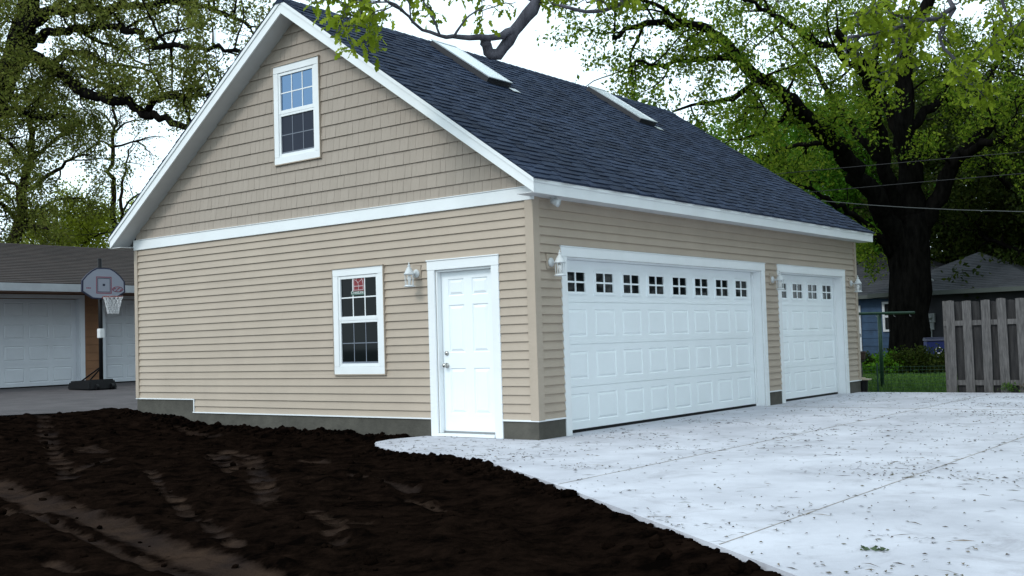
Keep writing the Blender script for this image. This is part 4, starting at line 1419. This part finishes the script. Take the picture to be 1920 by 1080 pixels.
# ================================================================== RIGHT-HAND YARD
# wooden shadowbox fence along the end of the concrete
t = empty('wooden_fence', (1.6, 10.12, -.12), 'weathered grey board fence with staggered boards at the edge of the concrete', 'fence')
FO_ = (1.6, 10.12, -.12)
rf = random.Random(5)
B, B2, B3 = MB(FO_), MB(FO_), MB(FO_)
def fboard(B_, x, w_, y, z1):
    tl = rf.uniform(-.02, .02)
    B_.prism([(x, y, -.11), (x + w_, y, -.11), (x + w_ + tl, y, z1 - .012 * rf.random()), (x + w_ * .5 + tl, y, z1 + .004), (x + tl, y, z1 - .012 * rf.random())], (0, .018, 0))
x = 1.60
B.box(1.545, 1.635, 10.20, 10.29, -.12, 1.63)
B3.box(1.56, 6.8, 10.175, 10.21, .12, .21); B3.box(1.56, 6.8, 10.175, 10.21, 1.18, 1.27)
k = 0
while x < 6.5:
    fboard(B, x, (.145 + rf.uniform(-.012, .010)), 10.155, 1.63 + rf.uniform(-.015, .012))
    fboard(B2, x + .145, .15, 10.215, 1.60 + rf.uniform(-.015, .012))
    x += .29 + rf.uniform(-.02, .02)
B.split('board', M['wood'], t); B2.split('board', M['wooddark'], t); B3.split('rail', M['wood'], t)
B = MB(FO_)
for xx in (3.9, 6.3): B.box(xx, xx + .09, 10.235, 10.32, -.12, 1.5)
B.split('post', M['wood'], t)

# green wire fence
WO = (-.6, 11.0, -.14)
t = empty('wire_fence', WO, 'low green wire mesh fence between garage and wooden fence', 'fence')
B = MB(WO)
for xx in (-1.15, .02, 1.45): B.tube([(xx, 11.0, -.14), (xx, 11.0, .50)], .018, 8)
B.split('post', M['greenpaint'], t)
B = MB(WO)
for zz in np.linspace(-.08, .44, 9): B.tube([(-1.2, 11.0, zz), (.2, 11.0, zz - .012), (1.5, 11.0, zz)], .0028, 4)
for xx in np.arange(-1.15, 1.48, .075): B.tube([(xx, 11.003, -.1), (xx + .01, 11.003, .445)], .0022, 4)
B.build('wire_mesh', M['greenpaint'], t)

# clothes post
pb = un(1655, 731, 24.2); pb[2] = -.14
t = empty('clothes_post', tuple(pb), 'green steel T-shaped clothes post standing on the lawn', 'clothes post')
a1, a2 = un(1603, 588.5, 23.9), un(1714, 586, 24.6)
B = MB(tuple(pb)); B.tube([pb, (pb[0], pb[1], (a1[2] + a2[2]) / 2 - .02)], .042, 10); B.build('pole', M['greenpaint'], t, smooth=True)
B = MB(tuple(pb)); B.tube([a1, a2], .030, 8); B.build('crossbar', M['greenpaint'], t, smooth=True)
B = MB(tuple(pb))
for s in (.08, .35, .65, .92):
    p = a1 + (a2 - a1) * s
    B.tube([p + np.array([0, 0, -.03]), p + np.array([0, 0, -.07]), p + np.array([.03, 0, -.08])], .006, 5)
B.split('hook', M['greymetal'], t, parts=[[0], [1], [2], [3]])

def hip_roof(B_, x0, x1, y0, y1, ze, zr, rows=14, ridge=.45, rg_=random.Random(4)):
    """hip roof laid in overlapping courses of separate shingle runs"""
    xm, ym = (x0 + x1) / 2, (y0 + y1) / 2
    hx, hy = (x1 - x0) / 2, (y1 - y0) / 2
    r_ = min(hx, hy)
    ex, ey = max(0, hx - r_), max(0, hy - r_)
    for k in range(rows):
        f0, f1 = k / rows, min(1, (k + 1.12) / rows)
        def cor(f): return [(xm - ex - (hx - ex) * (1 - f), ym - ey - (hy - ey) * (1 - f)), (xm + ex + (hx - ex) * (1 - f), ym - ey - (hy - ey) * (1 - f)),
                            (xm + ex + (hx - ex) * (1 - f), ym + ey + (hy - ey) * (1 - f)), (xm - ex - (hx - ex) * (1 - f), ym + ey + (hy - ey) * (1 - f))]
        c0, c1 = cor(f0), cor(f1)
        za, zb = ze + (zr - ze) * f0, ze + (zr - ze) * f1
        for j in range(4):
            p, q, u_, v_ = map(np.array, (c0[j], c0[(j + 1) % 4], c1[(j + 1) % 4], c1[j]))
            n = max(1, int(np.linalg.norm(q - p) / .5))
            for i in range(n):
                s, e_ = i / n, (i + 1) / n
                P0, P1 = p + (q - p) * s, p + (q - p) * e_
                Q0, Q1 = v_ + (u_ - v_) * s, v_ + (u_ - v_) * e_
                B_.add([(*P0, za + .018), (*P1, za + .018), (*Q1, zb), (*Q0, zb), (*P0, za - .01), (*P1, za - .01)], [(0, 1, 2, 3), (4, 5, 1, 0)])

# blue house past the garage end
HZ = -.15
bx0, bx1, by0, by1 = -12.6, -3.4, 31.0, 38.5
t = empty('blue_house', ((bx0 + bx1) / 2, by0, HZ), 'low slate-blue house with grey hip roof behind the garage end', 'house')
HO = ((bx0 + bx1) / 2, by0, HZ)
B = MB(HO)
B.box(bx0, bx1, by0, by1, HZ, 2.42)
z = HZ + .1
while z < 2.3:
    B.prism([(bx0 - .01, by0 - .03, z), (bx1 + .01, by0 - .03, z), (bx1 + .01, by0 - .012, z + .295), (bx0 - .01, by0 - .012, z + .295)], (0, .0119, 0))
    z += .3
B.build('wall', M['blue'], t)
B = MB(HO); hip_roof(B, bx0 - .4, bx1 + .4, by0 - .4, by1 + .4, 2.46, 4.3, 18)
rf_ = B.build('roof', M['houseroof'], t)
B = MB(HO); B.box(bx0 - .42, bx1 + .42, by0 - .44, by0 - .32, 2.34, 2.47); B.box(bx1 + .32, bx1 + .44, by0 - .319, by1 + .4, 2.34, 2.47)
B.box(bx0 - .3, bx1 + .3, by0 - .319, by0 - .03, 2.421, 2.44)
B.build('gutter', M['gutter'], t)
def flat_on(y, a, b_): return CAM + ray(a, b_) * (y - CAM[1]) / ray(a, b_)[1]
xa = flat_on(by0, 1604, 600)[0]; xb = flat_on(by0, 1615, 600)[0]
B = MB(HO); B.box(xa, xb, by0 - .06, by0 - .031, HZ + .1, 2.1)
dr = B.build('door', M['olddoor'], t)
B = MB(HO); B.lathe((xb - .06, by0 - .06, 1.0), [(.02, 0), (.02, -.03), (.045, -.05), (.04, -.09), (.01, -.1)], 10, 'y'); B.build('handle', M['greymetal'], dr)
xa = flat_on(by0, 1656, 600)[0]; xb = flat_on(by0, 1692, 600)[0]
za, zb = flat_on(by0, 1660, 622)[2], flat_on(by0, 1660, 566)[2]
B = MB(HO)
B.box(xa, xa + .09, by0 - .07, by0 - .031, za, zb); B.box(xb - .09, xb, by0 - .07, by0 - .031, za, zb)
zm = (za + zb) / 2
for z_ in (za, zm - .03, zb - .08): B.box(xa + .0905, xb - .0905, by0 - .068, by0 - .031, z_, z_ + .08)
wn = B.build('window', M['olddoor'], t)
B = MB(HO); B.quad((xa + .05, by0 - .045, za + .05), (xb - .05, by0 - .045, za + .05), (xb - .05, by0 - .045, zb - .05), (xa + .05, by0 - .045, zb - .05)); B.build('pane', M['glass'], wn)

# dark house to its right
ye = 26.95
xl = flat_on(ye, 1628, 550)[0]
zev = flat_on(ye, 1740, 546)[2]
def _pu(p):
    d_ = np.array(p) - CAM
    return 960 + FPX * (d_ @ _R) / (d_ @ _F)
hxx = min(np.linspace(1.5, 9, 300), key=lambda h: abs(_pu((xl + h, ye + h, 3.6)) - 1835))
zpk = flat_on(ye + hxx, 1835, 473)[2]
dx0, dx1, dy0, dy1 = flat_on(ye + .45, 1694, 600)[0], xl + 2 * hxx - .45, ye + .45, ye + 2 * hxx - .45
HO = ((dx0 + dx1) / 2, dy0, HZ)
t = empty('dark_house', HO, 'dark-walled house with low peaked hip roof behind the wooden fence', 'house')
B = MB(HO); B.box(dx0, dx1, dy0, dy1, HZ, zev - .09); B.build('wall', M['darkwall'], t)
B = MB(HO); hip_roof(B, xl, dx1 + .45, ye, dy1 + .45, zev, zpk, 22)
B.build('roof', M['houseroof'], t)
B = MB(HO); B.box(xl - .02, dx1 + .47, ye - .04, ye + .08, zev - .13, zev + .01); B.box(xl - .04, xl + .08, ye + .081, dy1 + .4, zev - .13, zev + .01)
B.box(xl + .081, dx1 + .36, ye + .081, dy1, zev - .085, zev - .06)
B.build('gutter', M['gutter'], t)
# meter and conduit on its wall
def wall_pt(a, b_, y=dy0): return flat_on(y, a, b_)
p = wall_pt(1746, 600)
B = MB(HO); B.box(p[0] - .14, p[0] + .14, dy0 - .13, dy0 - .001, p[2] - .08, p[2] + .22); B.box(p[0] - .1, p[0] + .1, dy0 - .1, dy0 - .001, p[2] - .32, p[2] - .09)
B.tube([(p[0], dy0 - .06, p[2] - .321), (p[0], dy0 - .06, p[2] - .8)], .035, 8)
B.lathe((p[0], dy0 - .13, p[2] + .1), [(.08, 0), (.08, -.05), (.06, -.07)], 12, 'y')
B.build('meter_box', M['greymetal'], t)
p = flat_on(dy0 + .35, 1743, 524); q = flat_on(dy0 + .35, 1743, 468)
B = MB(HO); B.tube([(p[0], p[1], p[2] - .2), (p[0], p[1], q[2])], .035, 8); B.tube([(q[0], q[1], q[2]), (q[0] - .03, q[1] - .08, q[2] + .06), (q[0] - .05, q[1] - .16, q[2])], .04, 8)
B.lathe((p[0], p[1], p[2] - .02), [(.16, -.05), (.15, 0), (.05, .06)], 12)
B.build('service_mast', M['greymetal'], t)

# blue recycling bin by the trunk
bp_ = un(1757, 666, 31.5)
bz = -.14
t = empty('recycling_bin', (bp_[0], bp_[1], bz), 'blue wheeled recycling bin with white emblem beside the oak trunk', 'recycling bin', rz=R(25))
B = MB()
B.add([(-.26, -.28, .08), (.26, -.28, .08), (.26, .28, .08), (-.26, .28, .08), (-.31, -.36, .92), (.31, -.36, .92), (.31, .36, .92), (-.31, .36, .92)],
      [(3, 2, 1, 0), (4, 5, 6, 7), (0, 1, 5, 4), (1, 2, 6, 5), (2, 3, 7, 6), (3, 0, 4, 7)])
B.build('body', M['binblue'], t, bevel=.02)
B = MB(); B.add([(-.33, -.39, .925), (.33, -.39, .925), (.33, .38, .925), (-.33, .38, .925), (-.31, -.36, .97), (.31, -.36, .97), (.31, .36, 1.03), (-.31, .36, 1.03)],
                [(3, 2, 1, 0), (4, 5, 6, 7), (0, 1, 5, 4), (1, 2, 6, 5), (2, 3, 7, 6), (3, 0, 4, 7)]); B.build('lid', M['navy'], t, bevel=.012)
for s in (-1, 1):
    B = MB(); B.lathe((s * .24, .33, .12), [(.12, -.03), (.12, .03)], 14, 'x'); B.build('wheel', M['black'], t)
B = MB()
for k in range(3):
    a = k * 2.094
    B.tube([(.085 * math.cos(a + s), -.372 + .0, .66 + .085 * math.sin(a + s)) for s in np.linspace(0, 1.5, 7)], .014, 5)
B.box(-.12, .12, -.366, -.360, .48, .50)
B.build('emblem', M['white'], t)

# odds and ends at the garage corner
tb = (.30, 10.22, -.13)
def at_corner(a, b_, y): return flat_on(y, a, b_)
p = at_corner(1617, 720, 10.35); tb = (p[0], 10.35, -.14)
t = empty('black_tub', tb, 'black plastic tub standing at the garage corner under a plank', 'tub')
B = MB(tb); B.lathe(tb, [(.085, 0), (.10, .30), (.108, .305), (.108, .325), (.09, .326), (.08, .05)], 16)
B.build('body', M['black'], t, smooth=False)
B = MB(tb); B.lathe((tb[0], tb[1], tb[2] + .327), [(.105, 0), (.105, .012), (.03, .02)], 16); B.build('lid', M['black'], t)
q = (tb[0], tb[1], tb[2] + .349)
B = MB(q); B.obox((q[0] + .005, q[1], q[2] + .012), (.15, .03, 0), (-.02, .10, 0), (0, 0, .012))
B.obox((q[0] - .02, q[1] - .01, q[2] + .037), (.06, -.02, 0), (.02, .05, 0), (0, 0, .012))
o = B.build('plank', M['plank'])
tag(o, 'short pale plank laid across the black tub', 'plank')
p = at_corner(1614, 700, 12.0); ps = (p[0], 12.0, -.14)
zt_ = flat_on(12.0, 1614, 676)[2]
t = empty('plant_stand', ps, 'dark pedestal stand carrying the brown pot', 'stand')
B = MB(ps); B.lathe(ps, [(.13, 0), (.12, .03), (.04, .06), (.035, zt_ + .14 - .05), (.10, zt_ + .14 - .02), (.11, zt_ + .14)], 14); B.build('pedestal', M['darkmetal'], t, smooth=False)
pp_ = (ps[0], ps[1], zt_ + .001)
t = empty('plant_pot', pp_, 'round dark brown plant pot on a pedestal by the garage corner', 'plant pot')
B = MB(pp_); B.lathe(pp_, [(.07, 0), (.10, .03), (.115, .14), (.125, .15), (.125, .185), (.105, .186), (.10, .14)], 16); B.build('body', M['terracotta'], t)
B = MB(pp_); B.lathe((pp_[0], pp_[1], pp_[2] + .141), [(.098, 0), (.09, .012), (.03, .02)], 14); B.build('potting_soil', M['black'], t)

# shrubs in front of the tree and houses
sh_list = [(1628, 676, 33.0, .42, 'low dark shrub against the blue wall by the white door'), (1670, 690, 31.0, .42, 'bright low shrub left of the huge oak trunk base'),
           (1712, 690, 30.5, .50, 'leafy shrub in front of the huge oak trunk base'), (1748, 690, 30.5, .5, 'leafy shrub in front of the blue recycling bin'),
           (1785, 690, 31.0, .45, 'shrub partly hidden by the end of the wooden fence')]
for i, (a, b_, d, r_, lb) in enumerate(sh_list):
    c = un(a, b_, d); c[2] = -.14
    rg = np.random.default_rng(90 + i)
    t = empty('shrub', tuple(c), lb, 'shrub', 'shrubs around the foot of the big oak')
    B = MB()
    tips = []
    for k in range(46):
        an = rg.uniform(0, 6.28); e_ = rg.uniform(.15, 1.45); ln = r_ * rg.uniform(.7, 1.4)
        en = np.array([math.cos(an) * math.cos(e_) * ln * 1.7, math.sin(an) * math.cos(e_) * ln * 1.2, math.sin(e_) * ln * 1.05 + .02])
        B.tube([(0, 0, 0), en * .5 + np.array([0, 0, .04]), en], [.012, .008, .004], 4, False)
        tips += [en * .55, en * .75, en * .9, en]
    B.build('stem', M['bark_brown'], t)
    tips = np.repeat(np.array(tips), 14, 0); n = len(tips)
    P_ = tips + rg.normal(0, .07, (n, 3)); P_[:, 2] = np.maximum(P_[:, 2], .01)
    D_ = rg.normal(size=(n, 3)); D_[:, 2] += .4; D_ /= np.linalg.norm(D_, axis=1)[:, None]
    V_, F_ = leaf_quads(P_, D_, rg.uniform(.05, .11, n), .3, rg)
    np_mesh('leaves', V_, F_, M['leaf_green'] if i == 1 else M['leaf_dark'], t)
# weeds at the fence foot
for i, (xx, lb) in enumerate(((2.62, 'small green weed at the foot of the fence boards'), (3.0, 'tuft of dry weeds at the fence foot'))):
    c = (xx, 10.11, 0.0)
    rg = np.random.default_rng(50 + i)
    n = 90
    P_ = rg.normal(0, 1, (n, 3)) * np.array([.08, .012, .0]); P_[:, 2] = rg.uniform(0, .14, n)
    D_ = rg.normal(size=(n, 3)) * np.array([.6, .25, .3]); D_[:, 2] += .7; D_ /= np.linalg.norm(D_, axis=1)[:, None]
    V_, F_ = leaf_quads(P_, D_, rg.uniform(.03, .08, n), .2, rg)
    o = np_mesh('weed', V_, F_, M['grass'] if i == 0 else M['litter'], loc=c)
    tag(o, lb, 'weed')

# wires
def wire(pts_, r_, m, lb):
    c = catmull(np.array(pts_), 1.0)
    B = MB(tuple(c[0])); B.tube(c, r_, 5)
    o = B.build('overhead_wire', m)
    tag(o, lb, 'wire', 'overhead wires right of the roof')
wire([un(1180, 352, 32), un(1445, 327, 28), un(1700, 304, 25), un(1920, 285, 23), un(2300, 255, 20)], .008, M['wire'], 'topmost of the dark wires crossing the oak trunk')
wire([un(1200, 388, 32), un(1510, 361, 28), un(1720, 342, 25), un(1920, 325, 23), un(2300, 290, 20)], .008, M['wire'], 'middle dark wire crossing the oak trunk')
wire([un(1250, 350, 33), un(1545, 377, 28), un(1700, 389, 26), un(1920, 397, 24), un(2300, 398, 21)], .010, M['lightwire'], 'lowest, paler cable sagging across the oak trunk')
wire([un(-60, 428, 40), un(100, 442, 40), un(200, 436, 40), un(320, 425, 40)], .012, M['wire'], 'dark wire over the neighbouring brown roof')

# ================================================================== LEFT: NEIGHBOUR'S GARAGE AND HOOP
NX = -19.1
NZ = .34
yy = lambda a: on_x(a, 640, NX)[1]
NO = (NX, 4, NZ)
t = empty('brown_roof_garage', NO, 'older garage with brown roof and white panelled doors at the left', 'garage')
y_d1a, y_d1b = yy(-150), yy(150)
y_d2a = yy(197); y_d2b = y_d2a + (y_d1b - y_d1a) * .8
yA, yB = yy(-420), yy(420)
zD = 2.50
B = MB(NO)
cas = .16
def nwall(a, b_):                         # plain lap siding field
    z_ = NZ
    while z_ < 2.9:
        z2 = min(z_ + .21, 2.9)
        B.prism([(NX + .014, a, z_), (NX + .014, b_, z_), (NX + .002, b_, z2 - .004), (NX + .002, a, z2 - .004)], (-.1, 0, 0))
        z_ += .21
nwall(yA, y_d1a - cas); nwall(y_d1b + cas * .8, y_d2a - cas * .55); nwall(y_d2b + cas, yB)
B.box(NX - .1, NX - .001, y_d1a - cas, y_d1b + cas * .8, zD + .12, 2.9); B.box(NX - .1, NX - .001, y_d2a - cas * .55, y_d2b + cas, zD + .12, 2.9)
B.box(NX - 7, NX - .21, yA, yB, NZ, 2.88)
B.build('wall', M['orange'], t)
B = MB(NO)
for a, b_, ca_, cb_ in ((y_d1a, y_d1b, cas, cas * .8), (y_d2a, y_d2b, cas * .55, cas)):
    B.box(NX + .001, NX + .03, a - ca_, a - .0, NZ, zD + .1); B.box(NX + .001, NX + .03, b_, b_ + cb_, NZ, zD + .1)
    B.box(NX + .001, NX + .032, a - ca_, b_ + cb_, zD + .101, zD + .2)
    B.box(NX - .2, NX + .0005, b_ - .02, b_ + .0, NZ, zD + .1); B.box(NX - .2, NX + .0005, a, a + .02, NZ, zD + .1)
B.split('door_casing', M['olddoor'], t, parts=[[0, 1, 2, 3, 4], [5, 6, 7, 8, 9]])
for a, b_, nc in ((y_d1a, y_d1b, max(4, round((y_d1b - y_d1a) / .66))), (y_d2a, y_d2b, max(4, round((y_d2b - y_d2a) / .66)))):
    overhead_door(NO, lambda q, d, z: (NX - .16 + d, q, z), a + .021, b_ - .021, NZ + .03, zD + .09, nc, t, M['olddoor'], windows=False, pwid=.80)
# roof
B = MB(NO)
xe = NX + 1.15
ze = on_x(80, 531, xe)[2]
zfb = on_x(80, 546, xe)[2]
xr = NX - 3.7
zr = on_x(60, 458.5, xr)[2]
rs = random.Random(8)
nrow = 26
for k in range(nrow):
    f0, f1 = k / nrow, min(1, (k + 1.15) / nrow)
    y_ = yA - .5
    while y_ < yB + .5:
        w_ = rs.uniform(.3, .9); y2 = min(y_ + w_, yB + .5)
        B.add([(xe + (xr - xe) * f0, y_, ze + (zr - ze) * f0 + .02), (xe + (xr - xe) * f0, y2, ze + (zr - ze) * f0 + .02), (xe + (xr - xe) * f1, y2, ze + (zr - ze) * f1 + .004), (xe + (xr - xe) * f1, y_, ze + (zr - ze) * f1 + .004),
               (xe + (xr - xe) * f0, y_, ze + (zr - ze) * f0 - .005), (xe + (xr - xe) * f0, y2, ze + (zr - ze) * f0 - .005)], [(0, 1, 2, 3), (4, 5, 1, 0)])
        y_ = y2
B.quad((xr, yA - .5, zr), (xr, yB + .5, zr), (xr - 4.3, yB + .5, ze), (xr - 4.3, yA - .5, ze))
B.prism([(xr, yA, zr - .05), (NX - .1, yA, 2.89), (NX - 7, yA, 2.89)], (0, yB - yA, 0))
B.build('roof', M['brownroof'], t)
B = MB(NO); B.box(xe - .03, xe + .02, yA - .5, yB + .5, zfb, ze - .006); B.build('fascia', M['oldfascia'], t)
B = MB(NO); B.box(NX + .001, xe - .031, yA - .5, yB + .5, zfb + .01, zfb + .03); B.build('soffit', M['orange'], t)

# basketball hoop
hb = on_x(190, 722, -16.0)
hz = az(-16.0)
t = empty('basketball_hoop', (-16.0, hb[1], hz), 'portable basketball hoop with white fan-shaped backboard on the asphalt', 'basketball hoop')
pxm = lambda px: px / 78.8                # px -> m at the hoop
B = MB()
for a_, b_ in ((-.95, -.36), (-.95, .36)): pass
prof = []
B.add([(-1.0, -.30, 0), (.12, -.38, 0), (.18, 0, 0), (.12, .38, 0), (-1.0, .30, 0), (-.96, -.26, .21), (.06, -.32, .25), (.12, 0, .25), (.06, .32, .25), (-.96, .26, .21)],
      [(4, 3, 2, 1, 0), (5, 6, 7, 8, 9), (0, 1, 6, 5), (1, 2, 7, 6), (2, 3, 8, 7), (3, 4, 9, 8), (4, 0, 5, 9)])
B.build('base', M['black'], t, bevel=.035)
for s in (-1, 1):
    B = MB(); B.lathe((.13, s * .2, .075), [(.07, -.03), (.07, .03)], 12, 'y'); B.build('wheel', M['black'], t)
B = MB()
PT = 3.10
B.tube([(0, 0, .05), (0, 0, PT)], .048, 10)
B.build('pole', M['black'], t, smooth=True)
B = MB(); B.tube([(-.8, .12, .15), (-.03, .02, .52)], .018, 6); B.tube([(-.8, -.12, .15), (-.03, -.02, .52)], .018, 6); B.split('strut', M['black'], t)
B = MB(); B.box(-.06, .07, -.062, .062, 1.22, 1.44); B.build('height_plate', M['white'], t, bevel=.01)
bo = .12; zc = 2.50
half = [(.0, .37), (.17, .365), (.30, .30), (.44, .19), (.555, .06), (.565, -.20), (.30, -.36), (0, -.38)]
outl = half + [(-a, b_) for a, b_ in half[-2:0:-1]]
B = MB(); B.prism([(bo, a, zc + b_) for a, b_ in outl], (.035, 0, 0)); bb = B.build('backboard', M['navy'], t)
B = MB(); B.prism([(bo + .0355, a * .93, zc + b_ * .92) for a, b_ in outl], (.004, 0, 0)); B.build('board_face', M['board'], bb)
B = MB()
def frame_rect(B_, y0_, y1_, z0_, z1_, w_, x_=bo + .0405):
    B_.box(x_, x_ + .002, y0_, y0_ + w_, z0_, z1_); B_.box(x_, x_ + .002, y1_ - w_, y1_, z0_, z1_)
    B_.box(x_, x_ + .002, y0_ + w_, y1_ - w_, z0_, z0_ + w_); B_.box(x_, x_ + .002, y0_ + w_, y1_ - w_, z1_ - w_, z1_)
frame_rect(B, -.20, .20, zc - .24, zc + .16, .022)
B.box(bo + .0405, bo + .0425, -.45, -.42, zc - .13, zc - .10); B.box(bo + .0405, bo + .0425, -.41, -.38, zc - .13, zc - .10); B.box(bo + .0405, bo + .0425, -.37, -.34, zc - .13, zc - .10)
for k in range(7):                        # scribbled team emblem
    B.tube([(bo + .042, .24 + k * .035, zc - .15 + .03 * math.sin(k * 2.1)), (bo + .042, .28 + k * .035, zc - .11 + .03 * math.cos(k * 1.7))], .011, 4)
B.tube([(bo + .042, .36 + .14 * math.cos(a), zc - .13 + .06 * math.sin(a)) for a in np.linspace(0, 6.28, 17)], .008, 4)
B.build('board_print', M['red'], bb)
B = MB(); frame_rect(B, -.165, .165, zc - .205, zc + .125, .012); B.box(bo + .0405, bo + .043, -.03, .03, zc - .06, zc - .01); B.build('board_print', M['navy'], bb)
zrim = zc - .33
B = MB()
rc = (bo + .04 + .15 + .225, 0)
B.tube([(rc[0] + .225 * math.cos(a), .225 * math.sin(a), zrim) for a in np.linspace(0, 2 * math.pi, 25)], .010, 6)
B.box(bo + .0395, bo + .2, -.06, .06, zrim - .03, zrim + .005)
rim_ = B.build('rim', M['rim'], t)
B = MB()
for k in range(14):
    a = k * 2 * math.pi / 14
    for sgn in (1, -1):
        pts_ = []
        for j in range(6):
            f_ = j / 5; rr = .222 - .10 * f_ ** .7
            pts_.append((rc[0] + rr * math.cos(a + sgn * f_ * .9), rr * math.sin(a + sgn * f_ * .9), zrim - .40 * f_))
        B.tube(pts_, .0075, 4, False)
B.build('net', M['net'], rim_)
